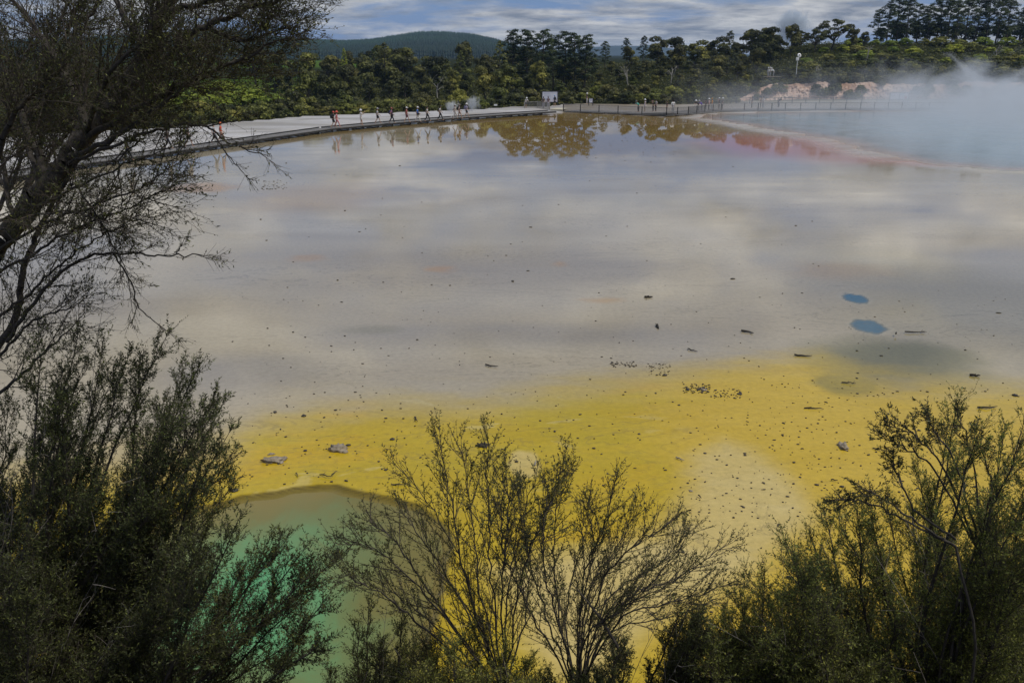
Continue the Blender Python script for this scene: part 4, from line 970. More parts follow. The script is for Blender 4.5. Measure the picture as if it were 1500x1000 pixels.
for i, p in enumerate(posts[:-1]):
    d = (posts[i + 1] - p).normalized(); nrm = Vector((-d.y, d.x, 0))
    if pm is None:
        b_ = MB(); b_.box((0, 0, .14), (.14, .14, .44), bevel=.01); b_.box((0, .85, .18), (.10, 1.7, .12)); b_.box((0, 1.7, .14), (.14, .14, .44), bevel=.01); b_.box((0, .85, .0), (.05, 1.72, .14)); pm = b_.mesh('post')
        pm.materials.append(M_TIMBER)
    o = bpy.data.objects.new('post', pm); link(o, e); o.location = p + nrm * .02 + inv + Vector((0, 0, -DZ)); o.rotation_euler = (0, 0, math.atan2(d.y, d.x))
def fence(name, pts, h, step, label, mrail, mpost, palings, Y=None, z0=0.0, post_w=.11, cap=.06):
    P_ = poly_pts(pts, z0, step) if Y is None else Y
    e = empty(name, P_[0], label, 'fence'); inv = -P_[0]
    top = MB(); low = MB(); mesh_ = MB()
    for a, b_ in zip(P_, P_[1:]):
        top.bar(a + inv + Vector((0, 0, h)), b_ + inv + Vector((0, 0, h)), cap * 1.6, cap); low.bar(a + inv + Vector((0, 0, .16)), b_ + inv + Vector((0, 0, .16)), .05, .07)
        d = (b_ - a).normalized(); L = (b_ - a).length
        if palings:
            for k in range(1, int(L / palings)): mesh_.box(a + inv + d * k * palings + Vector((0, 0, h * .5 + .06)), (.024, .02, h - .2))
    top.build('top_rail', mrail, e); low.build('bottom_rail', mpost, e)
    if palings: mesh_.build('wire_mesh', mrail, e)
    pmesh = None
    for p in P_:
        if pmesh is None: b_ = MB(); b_.box((0, 0, h * .5), (post_w, post_w, h + .12), bevel=.012); pmesh = b_.mesh('post'); pmesh.materials.append(mpost)
        o = bpy.data.objects.new('post', pmesh); link(o, e); o.location = p + inv
    return e
fence('fence', [(825, 164.2), (850, 165.3), (905, 167.3), (940, 169.0), (976, 170.8), (1008, 168.8), (1032, 165.8), (1056, 164.0), (1090, 163.2), (1150, 162.6), (1260, 161.8), (1600, 161)], 1.12, 2.0, 'pale grey mesh fence with dark posts bending along the far shore', M_GREYWOOD, M_TIMBER, 0.085)
# raised walk behind that fence
walk = MB()
P_ = poly_pts([(825, 163.6), (905, 166.6), (976, 170.0), (1008, 168.0), (1056, 163.2), (1150, 161.8), (1260, 161), (1600, 160.2)], 0.12, 2.0)
for a, b_ in zip(P_, P_[1:]):
    d = (b_ - a).normalized(); nrm = Vector((-d.y, d.x, 0))
    for k in range(int((b_ - a).length / .25)): walk.box(a + d * (k + .5) * .25 + nrm * 2.6, (.235, 5.0, .05), d.to_track_quat('X', 'Z').to_matrix())
tag(walk.build('viewing_deck', M_DECK), 'pale weathered plank deck under the visitors behind the fence', 'deck')
fence('rail_fence', [(1078, 152.3), (1098, 152.0), (1160, 152.0), (1240, 151.6), (1306, 151.0)], 0.95, 2.15, 'thin dark rail fence along the foot of the pink bank', M_DKRAIL, M_DKRAIL, 0)
fence('short_fence', [(768, 160.4), (787, 159.6), (805, 162.2)], 1.05, 2.2, 'short grey fence ending at the notice board beside the boardwalk', M_GREYWOOD, M_GREYWOOD, 0.11, z0=.1)
gate = MB(); a = ground(806, 163.6, 0); b_ = ground(824, 163.9, 0)
d = (b_ - a).normalized(); nrm = Vector((-d.y, d.x, 0))
for k in range(int((b_ - a).length / .2)): gate.box(a + d * (k + .5) * .2 + nrm * 2.0 + Vector((0, 0, .30)), (.19, 4.2, .06), d.to_track_quat('X', 'Z').to_matrix())
gate.bar(a + Vector((0, 0, .16)), b_ + Vector((0, 0, .16)), .06, .22)
tag(gate.build('ramp', simple('ramp_boards', (.50, .46, .34), .9, .15)), 'pale yellowish plank ramp between the boardwalk and the fence', 'ramp')
def board(px0, px1, py0, py1, Y, npan, label, seed, legs=.9):
    a = at(px0, py0, Y); b_ = at(px1, py1, Y); zg = float(terrain(np.array([a.x]), np.array([Y]))[0]); wd = b_.x - a.x; ht = a.z - b_.z
    e = empty('notice_board', ((a.x + b_.x) / 2, Y, zg), label, 'notice board')
    r = MB(); r.box((0, 0, a.z - zg + .05), (wd + .24, .14, .10), bevel=.01); r.box((0, 0, b_.z - zg - .05), (wd + .24, .12, .10), bevel=.01); r.build('frame', M_DKRAIL, e)
    for i in range(npan + 1):
        x = -wd / 2 + wd * i / npan; p = MB(); p.box((x, 0, (a.z - zg + .1) / 2 - .1), (.13, .13, a.z - zg + .3), bevel=.01); p.build('post', M_DKRAIL, e)
    for i in range(npan):
        x = -wd / 2 + wd * (i + .5) / npan; p = MB(); p.box((x, -.02, (a.z + b_.z) / 2 - zg), (wd / npan - .14, .05, ht - .02)); pan = p.build('panel', M_PANEL, e)
        rr = random.Random(seed + i); g = MB()
        for k in range(4):
            g.box((x + rr.uniform(-.3, .1) * wd / npan, -.05, (a.z + b_.z) / 2 - zg + ht * (.32 - .17 * k)), (wd / npan * rr.uniform(.25, .5), .006, .03))
        t = g.build('printed_lines', cmat((.30, .36, .52)), pan)
    return e, wd, ht, (a.z + b_.z) / 2 - zg
board(794, 817, 134.5, 149.5, gy(0, 157.0), 1, 'big pale notice board in a dark frame at the end of the boardwalk', 3)
e, wd, ht, zc_ = board(1304, 1330.5, 136.5, 145.5, gy(0, 151.5), 2, 'two-panel notice board on three dark posts beside the steam', 8)
g = MB(); g.box((wd * .36, -.055, zc_ - ht * .22), (.35, .006, .5)); g.box((wd * .30, -.055, zc_ - ht * .3), (.2, .006, .25)); g.build('red_picture', cmat((.45, .10, .14)), e)
g = MB(); g.box((wd * .14, -.055, zc_ + ht * .3), (.8, .006, .35)); g.build('blue_picture', cmat((.30, .48, .62)), e)
board(862.5, 868.5, 144.5, 150.5, gy(0, 155.0), 1, 'small white notice on low posts on the path above the fence', 5)
s = ground(726, 160.2); e = empty('small_sign', s, 'tiny white sign low among the grass at the edge of the white flat', 'sign')
g = MB(); g.box((0, 0, .62), (.50, .03, .26), bevel=.008); g.build('plate', M_WHITE, e); g = MB(); g.box((0, .03, .3), (.06, .05, .62)); g.build('post', M_DKRAIL, e)
# white pole with its round head and small box
Yp = 166; bt = at(1166, 113, Yp); hp = at(1165, 86.5, Yp).z - bt.z
e = empty('lamp_post', bt, 'slim white pole with a round tilted head and small white box in the scrub', 'lamp post')
g = MB(); g.tube([(0, 0, -.8), (-.02, 0, hp)], [.075, .055], 10); g.build('pole', M_WHITE, e)
g = MB(); g.box((-.06, -.08, hp - .02), (.52, .30, .55), bevel=.06); bx_ = g.build('box', M_WHITE, e)
g = MB(); g.lathe([(.001, .10), (.25, .09), (.36, .02), (.38, -.03), (.30, -.05), (.001, -.02)], n=18); dish = g.build('round_head', M_WHITE, e, True); dish.location = (.22, -.05, hp + .62); dish.rotation_euler = (R(65), R(25), 0)
g = MB(); g.lathe([(.001, .0), (.13, .0), (.14, -.03), (.001, -.05)], n=12); d_ = g.build('dark_opening', M_DKRAIL, dish); d_.location = (0.02, 0, .115)
g = MB(); g.tube([(-.02, 0, hp - .1), (.08, -.02, hp + .35), (.2, -.03, hp + .6)], .035, 8); g.build('bracket', M_WHITE, e)

# ================================================================== driftwood, stones and specks on the sinter
M_DRIFT = simple('driftwood', (0.30, 0.27, 0.23), 0.9, 0.4, 9.0, bump=.3); M_DRIFTD = simple('dark_stick', (0.045, 0.038, 0.03), 0.9, 0.4, 9.0, bump=.3)
M_STONE = simple('pale_crust', (0.30, 0.25, 0.18), 0.9, 0.35, 14.0, bump=.5); M_STONED = simple('dark_stone', (0.055, 0.048, 0.04), 0.9, 0.4, 12.0, bump=.4)
def stick(px, py, lpx, ang, r, m, label, seed, twigs=2, name='stick', lift=.02):
    rr = random.Random(seed); p = ground(px, py); sc = p.y * 1.05 / F; L = lpx * sc
    dirw = Vector((math.cos(R(ang)), math.sin(R(ang)), 0)); b_ = MB(); nx = Vector((-dirw.y, dirw.x, 0))
    pts = [dirw * L * (t - .5) + nx * rr.uniform(-.07, .07) * L + Vector((0, 0, lift + rr.uniform(0, .03))) for t in (0, .2, .4, .6, .8, 1)]
    b_.tube(pts, [r, r * 1.1, r, r * .8, r * .65, r * .35], 7)
    for k in range(twigs):
        i = rr.choice((1, 2, 3, 4)); d2 = (dirw * rr.uniform(.3, .8) + nx * rr.choice((-1, 1)) * rr.uniform(.4, .9) + Vector((0, 0, rr.uniform(0, .4)))).normalized()
        b_.tube([pts[i], pts[i] + d2 * L * .14, pts[i] + d2 * L * .26 + Vector((0, 0, rr.uniform(-.02, .03)))], [r * .6, r * .45, r * .2], 6)
    o = b_.build(name, m, None, True); o.location = p; tag(o, label, name.replace('_', ' ')); return o
def lump(px, py, wpx, hpx, m, label, seed, name='stone', hz_=.35):
    p = ground(px, py); sc = p.y * 1.05 / F; a = wpx * sc / 2; bb = (gy(px, py - hpx / 2) - gy(px, py + hpx / 2)) / 2
    b_ = MB(); b_.blob((0, 0, a * .05), (a * .8, bb * .62, min(a, bb) * hz_ * .8), 3, .9, seed, 3.1)
    for k in range(7):
        rr = random.Random(seed * 9 + k); b_.blob((rr.uniform(-.8, .8) * a, rr.uniform(-.7, .7) * bb, .01), (a * rr.uniform(.15, .38), bb * rr.uniform(.15, .38), a * rr.uniform(.06, .16)), 2, .8, seed + k, 2.6)
    o = b_.build(name, m, None, True); o.location = p; tag(o, label, name.replace('_', ' ')); return o
lump(495, 659, 33, 11, M_STONE, 'grey crusted lump lying alone on the yellow shelf', 1, 'crust_lump', .7)
lump(400, 675, 40, 11, M_STONE, 'broken tan crust pieces on the yellow shelf above the green pool', 2, 'broken_crust', .4)
lump(398, 665, 11, 4, M_STONE, 'small grey stone just behind the broken tan crust', 3)
lump(445, 609, 9, 4, M_STONED, 'small dark stone at the pale upper rim of the yellow shelf', 4)
lump(1235, 655, 15, 15, M_STONE, 'tilted grey log-like lump on the ochre shelf', 5, 'crust_lump', 1.0)
lump(1031, 571, 8, 5, M_STONE, 'grey stone among dark speckles at the top of the yellow', 6)
lump(963, 479, 4, 7, M_STONED, 'upright dark stump standing in the grey shallows', 7, 'stump', 2.6)
lump(706, 653, 20, 7, M_DRIFTD, 'dark flat chunk of wood behind the tip of the middle bush', 8, 'wood_chunk', .6)
lump(1487, 579, 10, 5, M_STONED, 'dark stone at the edge of the ochre shelf near the steam side', 9)
lump(575, 643, 8, 4, M_STONED, 'dark pebble midway across the yellow shelf', 10)
lump(565, 688, 6, 4, M_STONED, 'dark pebble just above the rim of the green pool', 11)
lump(1012, 719, 6, 4, M_STONE, 'pale pebble on the tan patch', 12)
stick(1095, 487, 19, -34, .03, M_DRIFTD, 'dark forked stick lying in the grey shallows', 21)
stick(1014, 514, 18, -50, .018, M_DRIFTD, 'thin bent twig lying in the grey shallows', 22, 1)
stick(1176, 522, 24, -4, .025, M_DRIFTD, 'straight dark stick near the yellow tongue', 23, 0)
stick(1340, 487.5, 30, 4, .02, M_DRIFTD, 'long thin dark stick beside the two blue vents', 24, 2)
stick(1312, 492, 7, 70, .022, M_DRIFTD, 'short upright forked twig beside the blue vents', 25, 1, lift=.08)
stick(1428, 551, 14, -20, .03, M_DRIFTD, 'dark branching twig on the olive mud', 26, 3)
stick(1447, 598, 32, 6, .022, M_DRIFTD, 'long gnarled stick on the ochre shelf by the twiggy shoots', 27, 1)
stick(1192, 599, 28, -10, .016, M_DRIFTD, 'thin curved stick on the ochre shelf', 28, 1)
stick(1243, 562, 20, -10, .016, M_DRIFTD, 'small forked stick in the round dark stain', 29, 2)
stick(720, 537, 22, -35, .02, M_DRIFTD, 'bent dark twig in the grey shallows above the yellow', 30, 1)
stick(610, 615, 18, -75, .016, M_DRIFTD, 'curved thin twig at the upper edge of the yellow shelf', 31, 1)
stick(784, 680, 16, 78, .014, M_DRIFT, 'pale forked driftwood standing out on the tan square', 32, 2, 'driftwood')
stick(996, 674, 16, -48, .014, M_DRIFT, 'pale driftwood sticks at the sharp edge of the tan patch', 33, 1, 'driftwood')
stick(1025, 729, 8, -60, .012, M_DRIFTD, 'tiny dark hooked twig on the tan patch', 34, 1)
stick(490, 695, 16, 70, .010, M_DRIFTD, 'thin upright-looking twig on the yellow shelf above the pool rim', 35, 1)
stick(478, 699, 22, -12, .012, M_DRIFTD, 'thin twig lying just above the green pool rim', 36, 1)
stick(435, 697, 15, -62, .010, M_DRIFTD, 'short bent twig between the broken crust and the pool rim', 37, 0)
stick(585, 711, 26, 5, .012, M_DRIFTD, 'low dark twig on the rim of the green pool', 38, 2)
stick(352, 655, 15, -25, .012, M_DRIFTD, 'small twig near the bush at the edge of the yellow shelf', 39, 1)
stick(950, 436, 12, 0, .04, M_DRIFTD, 'dark crossed twigs in the middle of the grey shallows', 40, 3)
stick(1222, 705, 10, -20, .014, M_DRIFTD, 'short dark curved stick on the ochre shelf above the bush', 41, 0)
stick(1290, 660, 24, -36, .012, M_DRIFTD, 'thin scribble-like twig next to the tilted grey lump', 42, 2)
# uncountable specks
r_ = np.random.default_rng(44); vs = []; fs = []; ico = None
bmi = bmesh.new(); bmesh.ops.create_icosphere(bmi, subdivisions=1, radius=1); iv = np.array([v.co[:] for v in bmi.verts]); fi = np.array([[v.index for v in f.verts] for f in bmi.faces]); bmi.free()
def specks(n, bx, size):
    px = r_.uniform(bx[0], bx[2], n); py = r_.uniform(bx[1], bx[3], n); return np.stack([px, py, size * r_.lognormal(0, .38, n)], 1)
S_ = np.concatenate([specks(290, (340, 570, 1000, 720), .015), specks(430, (1000, 560, 1500, 760), .015), specks(220, (340, 420, 1500, 570), .017), specks(70, (1000, 720, 1250, 900), .013), specks(110, (1000, 562, 1040, 576), .016), specks(60, (1040, 570, 1085, 584), .016), specks(50, (895, 530, 935, 538), .016), specks(60, (945, 532, 985, 550), .016), specks(110, (300, 190, 1200, 420), .028), specks(170, (800, 178, 1000, 232), .03), specks(50, (640, 600, 760, 720), .014), specks(60, (380, 264, 420, 278), .03), specks(100, (1080, 580, 1320, 720), .016)])
G_ = np.array([ground(a, b_)[:2] for a, b_ in S_[:, :2]])
okm = (sdf(GREEN, G_[:, 0], G_[:, 1]) > .1) & (sdf(HOT, G_[:, 0], G_[:, 1]) > 1)
S_, G_ = S_[okm], G_[okm]; n = len(S_)
scl = S_[:, 2][:, None] * r_.uniform(.6, 1.5, (n, 3)) * np.array([1.15, 1.15, .45])
an = r_.uniform(0, 6.28, n); V0 = iv[None] * scl[:, None, :] * r_.uniform(.75, 1.2, (n, len(iv), 1))
V = np.stack([V0[..., 0] * np.cos(an)[:, None] - V0[..., 1] * np.sin(an)[:, None] + G_[:, :1], V0[..., 0] * np.sin(an)[:, None] + V0[..., 1] * np.cos(an)[:, None] + G_[:, 1:], V0[..., 2] + .008], -1).reshape(-1, 3)
Fq = (fi[None] + (np.arange(n) * len(iv))[:, None, None]).reshape(-1, 3)
tag(obj('pebbles', np_mesh('pebbles', V, Fq, 3, smooth=True), M_STONED), 'dark specks of grit and twig bits scattered over the sinter', 'pebbles', kind='stuff')

# ================================================================== the bank below the lookout and its tea-tree bushes
def bankz(X, Y):
    X = np.asarray(X, float); Y = np.asarray(Y, float)
    z = 6.35 - np.clip(Y - 0.9 + 0.25 * np.sin(X * .9), 0, None) * 1.2
    return z + (fbm(X * .8, Y * .8, 7) - .5) * .5
bx = np.linspace(-40, 40, 260); by = np.concatenate([np.linspace(-14, 0, 20), np.linspace(.2, 7.4, 70)])
Gx, Gy = np.meshgrid(bx, by); Gz = bankz(Gx, Gy); Gz = np.maximum(Gz, -0.6)
I = np.arange(Gx.size).reshape(Gx.shape)
Fq = np.stack([I[:-1, :-1], I[:-1, 1:], I[1:, 1:], I[1:, :-1]], -1).reshape(-1, 4)
tag(obj('hillside', np_mesh('hillside', np.stack([Gx.ravel(), Gy.ravel(), Gz.ravel()], 1), Fq, 4, smooth=True), simple('leaf_litter', (0.03, 0.024, 0.016), .95, .4, 3.0, bump=.4)), kind='structure')
M_BARKN = simple('tea_tree_bark', (0.055, 0.047, 0.038), 0.95, 0.45, 22.0, bump=.3)
M_DEADTWIG = simple('dead_twig', (0.26, 0.23, 0.20), 0.9, 0.3, 30.0)
M_TWIG = simple('twig_bark', (0.075, 0.060, 0.046), 0.9, 0.3, 30.0)
M_LEAFN = leafmat('leaf_near', (0.032, 0.033, 0.015), (0.082, 0.09, 0.03), (0.25, 0.26, 0.065), .30, 0.0, .5)
M_LEAFG = leafmat('leaf_near_green', (0.055, 0.064, 0.02), (0.15, 0.175, 0.042), (0.42, 0.43, 0.085), .30, 0.0, .5)
g_ = np.random.default_rng(2024)
def catmull(P_, n):
    P_ = [np.array(p, float) for p in P_]
    if len(P_) == 2: P_ = [P_[0], (P_[0] + P_[1]) / 2, P_[1]]
    Q = [2 * P_[0] - P_[1]] + P_ + [2 * P_[-1] - P_[-2]]; out = []
    for i in range(1, len(Q) - 2):
        for k in range(n):
            t = k / n; a, b_, c, d = Q[i - 1], Q[i], Q[i + 1], Q[i + 2]
            out.append(.5 * (2 * b_ + (c - a) * t + (2 * a - 5 * b_ + 4 * c - d) * t * t + (3 * b_ - a - 3 * c + d) * t ** 3))
    out.append(P_[-1]); return np.array(out)
class Plant:
    def __init__(s): s.seg = []; s.twig = []; s.leaf = []; s.dead = []
    def add_paths(s, nodes, rad, dst):
        """nodes (n, k, 3), rad (n, k)"""
        dst.append((nodes[:, :-1].reshape(-1, 3), nodes[:, 1:].reshape(-1, 3), rad[:, :-1].ravel(), rad[:, 1:].ravel()))
def grow(P_, D, L, nseg, up, wander):
    n = len(P_); nodes = [P_]; d = unit(D); p = P_
    for i in range(nseg):
        d = unit(d + wander * g_.normal(size=(n, 3)) + np.array(up) * (1.0 / nseg))
        p = p + d * (L / nseg)[:, None]; nodes.append(p)
    return np.stack(nodes, 1)
def sample(nodes, t):
    """point and tangent at parameter t (n, m) along each path"""
    n, k, _ = nodes.shape; f = t * (k - 1); i = np.minimum(f.astype(int), k - 2); fr = (f - i)[..., None]
    idx = np.arange(n)[:, None]; a = nodes[idx, i]; b_ = nodes[idx, i + 1]
    return a * (1 - fr) + b_ * fr, unit((b_ - a).reshape(-1, 3)).reshape(a.shape)
def spawn(nodes, m, t0, t1, ang, jit=.25):
    n = len(nodes); t = t0 + (t1 - t0) * (np.arange(m)[None, :] + g_.random((n, m))) / m
    p, tan = sample(nodes, t); tan = tan.reshape(-1, 3); p = p.reshape(-1, 3)
    per = unit(np.cross(tan, g_.normal(size=tan.shape))); a = np.radians(ang) * (1 + jit * g_.normal(size=(len(tan), 1)))
    return p, unit(tan * np.cos(a) + per * np.sin(a)), t.ravel()
def leaves(pl, nodes, m, size, t0=.1, asp=.30, spread=52, clump=0.0, tone=.4):
    p, d, t = spawn(nodes, m, t0, 1.0, spread, .3)
    sz = size * g_.uniform(.5, 1.3, len(p)) * np.repeat(g_.uniform(.7, 1.3, len(nodes)), m)
    if clump:                                              # tufts with bare twig between them
        keep = (np.sin(t * 23 + np.repeat(g_.uniform(0, 6, len(nodes)), m)) > -clump * .6) | (t > .9); p, d, sz = p[keep], d[keep], sz[keep]
    S = unit(np.cross(d, g_.normal(size=d.shape)))
    pl.leaf.append((p + d * (sz * .5)[:, None], d, S, sz, np.full(len(p), asp), np.clip(tone + .27 * g_.normal(size=len(p)), 0, 1)))
def limbs(pl, paths, r0, r1, n1, l1, a1, n2, l2, n3=0, l3=.06, leaf=12, lsz=.010, up=(0, 0, .25), t0=.25, tone=.4, clump=.6, rt=.0011, wob=.06, dens=1.0, leaf2=None, dead=False, asp=.30):
    """main limbs along given curves, side branches, twigs, leaves"""
    for path in paths:
        c = catmull(path, 7); c[1:-1] += g_.normal(size=c[1:-1].shape) * (.0045) * np.linalg.norm(c[-1] - c[0]) ** .5
        k = len(c); rad = np.linspace(r0, r1, k); pl.seg.append((c[:-1], c[1:], rad[:-1], rad[1:]))
        nodes = c[None]; Lm = np.linalg.norm(np.diff(c, axis=0), axis=1).sum()
        m1 = max(2, int(n1 * Lm * dens)); p, d, t = spawn(nodes, m1, t0, .98, a1)
        L = l1 * g_.uniform(.55, 1.25, len(p)) * (1.12 - .62 * t)
        A1 = grow(p, d, L, 6, up, wob); R1_ = np.linspace(1, .42, 7)[None] * (rt * 2.0 + .0038 * L)[:, None]
        pl.add_paths(A1, R1_, pl.twig)
        end = grow(c[-1][None], (c[-1] - c[-2])[None], np.array([l1 * .35]), 6, up, wob); pl.add_paths(end, np.linspace(1, .5, 7)[None] * r1, pl.twig)
        A1 = np.concatenate([A1, end])
        p, d, t = spawn(A1, n2, .15, .97, 34); L = l2 * g_.uniform(.5, 1.3, len(p)) * (1.15 - .6 * t)
        A2 = grow(p, d, L, 4, up, wob); pl.add_paths(A2, np.linspace(1, .5, 5)[None] * np.full((len(A2), 1), rt * 1.15), pl.twig)
        if not dead: leaves(pl, A1, max(2, int(leaf * 1.2)), lsz, .45, asp, 50, clump, tone)
        last = A2
        if n3:
            p, d, t = spawn(A2, n3, .15, .97, 36); L = l3 * g_.uniform(.5, 1.3, len(p))
            A3 = grow(p, d, L, 3, up, wob); pl.add_paths(A3, np.linspace(1, .55, 4)[None] * np.full((len(A3), 1), rt * .8), pl.twig)
            if not dead: leaves(pl, A3, leaf2 or leaf, lsz, .05, asp, 50, clump, tone)
        if not dead: leaves(pl, A2, leaf, lsz, .1, asp, 50, clump, tone)
def finish(pl, name, root, label, cat, leafm, group=None, foot=None):
    e = empty(name, root, label, cat, group); inv = -np.array(root)
    if foot is not None:
        for a, b_, r0, r1 in foot: pl.seg.append((np.array([a]), np.array([b_]), np.array([r0]), np.array([r1])))
    def cat_(L): return [np.concatenate([x[i] for x in L]) for i in range(len(L[0]))]
    a, b_, r0, r1 = cat_(pl.seg); V, Fq = tubes_np(a + inv, b_ + inv, r0, r1, 7); obj('trunk', np_mesh('trunk', V, Fq, 4, smooth=True), M_BARKN, e)
    a, b_, r0, r1 = cat_(pl.twig); V, Fq = tubes_np(a + inv, b_ + inv, r0, r1, 3); obj('twigs', np_mesh('twigs', V, Fq, 4), M_TWIG, e)
    if pl.dead:
        a, b_, r0, r1 = cat_(pl.dead); V, Fq = tubes_np(a + inv, b_ + inv, r0, r1, 3); obj('dead_twigs', np_mesh('dead_twigs', V, Fq, 4), M_DEADTWIG, e)
    C, D, S, sz, asp, tn = cat_(pl.leaf); V, Fq = quads_np(C + inv, D, S, sz, asp.reshape(-1, 1)); obj('crown', np_mesh('crown', V, Fq, 4, dict(tone=np.repeat(tn, 4))), leafm, e)
    print('PLANT', name, 'twig segs', len(a), 'leaves', len(C))
def A_(px, py, Y): return tuple(at(px, py, Y))
def rootpt(px, Y): x = (px - 750) / F * Y * 1.2; return (x, Y, float(bankz(np.array([x]), np.array([Y]))[0]) - .05)
def stem_to(root, tip, r):
    a = np.array(root); b_ = np.array(tip); o_ = g_.normal(size=3) * .05; c = catmull([a, a * .6 + b_ * .4 + o_ * 1.4, a * .25 + b_ * .75 - o_, b_], 5)
    k = len(c) - 1; return [(c[i], c[i + 1], r * (1.2 - .35 * i / k), r * (1.2 - .35 * (i + 1) / k)) for i in range(k)]

# ---------------- open twiggy bush in the middle
pl = Plant(); B1 = (738, 1020, 3.25); B2 = (845, 1020, 3.35)
def fan(base, mids, dj=.0): return [[A_(*base)] + [A_(x, y, base[2] + d) for x, y, d in mids]]
for base, mids in ((B1, [(700, 900, 0), (655, 780, .05), (586, 684, .1)]), (B1, [(690, 880, 0), (663, 750, -.1), (645, 642, -.15)]), (B1, [(705, 870, .1), (690, 750, .15), (676, 652, .2)]), (B1, [(718, 850, 0), (716, 740, .02), (713, 640, 0)]), (B1, [(640, 890, -.1), (560, 810, -.2), (506, 794, -.25)]), (B1, [(625, 860, .1), (575, 790, .2), (537, 762, .25)]), (B1, [(610, 910, -.2), (540, 860, -.3), (506, 842, -.35)]), (B1, [(665, 860, .2), (610, 780, .3), (585, 742, .35)]), (B1, [(745, 860, .2), (760, 770, .25), (785, 700, .3)]), (B1, [(760, 860, -.1), (795, 760, -.15), (826, 672, -.2)]),
                   (B2, [(815, 870, .1), (812, 770, .1), (832, 690, .1)]), (B2, [(855, 850, 0), (880, 780, -.1), (898, 714, -.1)]), (B2, [(862, 870, .2), (905, 800, .3), (935, 745, .35)]), (B2, [(880, 860, -.1), (930, 800, -.2), (978, 768, -.25)]), (B2, [(890, 880, .1), (960, 830, .2), (1012, 778, .3)]), (B2, [(905, 890, 0), (985, 850, 0), (1062, 800, 0)]), (B2, [(905, 910, -.2), (990, 880, -.3), (1074, 852, -.35)]), (B2, [(885, 930, .1), (970, 905, .15), (1048, 880, .2)]), (B2, [(780, 900, -.2), (740, 810, -.3), (735, 735, -.3)]), (B2, [(830, 900, .3), (850, 800, .4), (862, 735, .4)]), (B2, [(860, 930, -.2), (930, 880, -.3), (1000, 800, -.3)]),
                   (B1, [(690, 900, .3), (640, 830, .4), (618, 762, .4)]), (B1, [(735, 860, -.2), (745, 770, -.3), (742, 700, -.3)]), (B2, [(815, 900, -.3), (795, 810, -.4), (800, 730, -.4)]), (B2, [(860, 900, .3), (885, 840, .4), (900, 790, .4)]), (B2, [(880, 910, .2), (925, 860, .4), (945, 825, .4)]), (B1, [(640, 920, .2), (590, 880, .3), (556, 850, .3)]), (B2, [(900, 900, .3), (970, 860, .4), (1020, 832, .4)]), (B1, [(770, 900, .3), (775, 830, .4), (770, 780, .4)]), (B2, [(800, 900, .1), (770, 800, .1), (762, 715, .1)]), (B2, [(850, 900, -.1), (868, 810, -.1), (866, 745, -.1)])):
    limbs(pl, fan(base, mids), 0.0046, .0013, 27, .22, 27, 4, .095, 0, .03, 19, .0116, (0, 0, .30), .14, .42, .35, .0007, .018, 1.0)
pl.seg.append((np.array([A_(908, 952, 3.1), A_(880, 905, 3.12)]), np.array([A_(880, 905, 3.12), A_(842, 858, 3.15)]), np.array([.007, .006]), np.array([.006, .0015])))
rt_ = rootpt(770, 3.1)
finish(pl, 'tea_tree_bush', rt_, 'open twiggy bush with bare fanning stems in front of the yellow shelf', 'bush', M_LEAFN, None, stem_to(rt_, A_(*B1), .014) + stem_to(rt_, A_(*B2), .013))

# ---------------- generic dense bush: limbs from the base to tips spread over an area
def in_poly(poly, n):
    xs = [p[0] for p in poly]; ys = [p[1] for p in poly]; out = []
    while len(out) < n:
        x = g_.uniform(min(xs), max(xs)); y = g_.uniform(min(ys), max(ys))
        if sdf(poly, np.array([x]), np.array([y]))[0] < 0: out.append((x, y))
    return out
def dense(name, base, polys, depth, label, leafm, p, tips=(), foot_r=.03, bend=.15):
    pl = Plant(); root = rootpt(base[0], base[2])
    pts = [(x, y, g_.uniform(*depth)) for poly, n in polys for x, y in in_poly(poly, n)] + [(x, y, g_.uniform(*depth)) for x, y in tips]
    b0 = np.array(A_(*base))
    for i_, (x, y, d) in enumerate(pts):
        tip = np.array(A_(x, y, d)); s = b0 + g_.normal(size=3) * .08; mid = s * .5 + tip * .5; L = np.linalg.norm(tip - s)
        out = tip - s; out[2] = 0; mid = mid + np.array((0, 0, -bend * L * .5)) + out * .08 + g_.normal(size=3) * .05 * L
        lim = dict(p, n1=p['n1'] * .55, n3=1, l1=p['l1'] * .75, a1=26, leaf=p['leaf'] + 6, t0=.55) if i_ >= len(pts) - len(tips) else p
        limbs(pl, [[s, mid, tip]], .006 + .006 * L, .0016, **lim)
    for x, y, d in pts[::3]:                              # bare bleached twigs among the leaves
        tip = np.array(A_(x + g_.normal() * 25, y + g_.normal() * 25, d - .1)); s = b0
        nd = grow(s[None], (tip - s)[None] + g_.normal(size=(1, 3)) * .1, np.array([np.linalg.norm(tip - s)]), 7, (0, 0, .1), .07); pl.add_paths(nd, np.linspace(.0022, .0009, 8)[None], pl.dead)
        p_, d_, t_ = spawn(nd, 7, .5, .98, 38); n2_ = grow(p_, d_, g_.uniform(.04, .16, 7), 4, (0, 0, .1), .09); pl.add_paths(n2_, np.linspace(.0011, .0005, 5)[None] * np.ones((7, 1)), pl.dead)
    finish(pl, name, root, label, 'bush', leafm, None, stem_to(root, b0, foot_r))
PD = dict(n1=30, l1=.26, a1=32, n2=6, l2=.10, n3=3, l3=.04, leaf=12, lsz=.0155, up=(0, 0, .3), t0=.35, tone=.4, clump=.5, rt=.0008, wob=.04, leaf2=8)
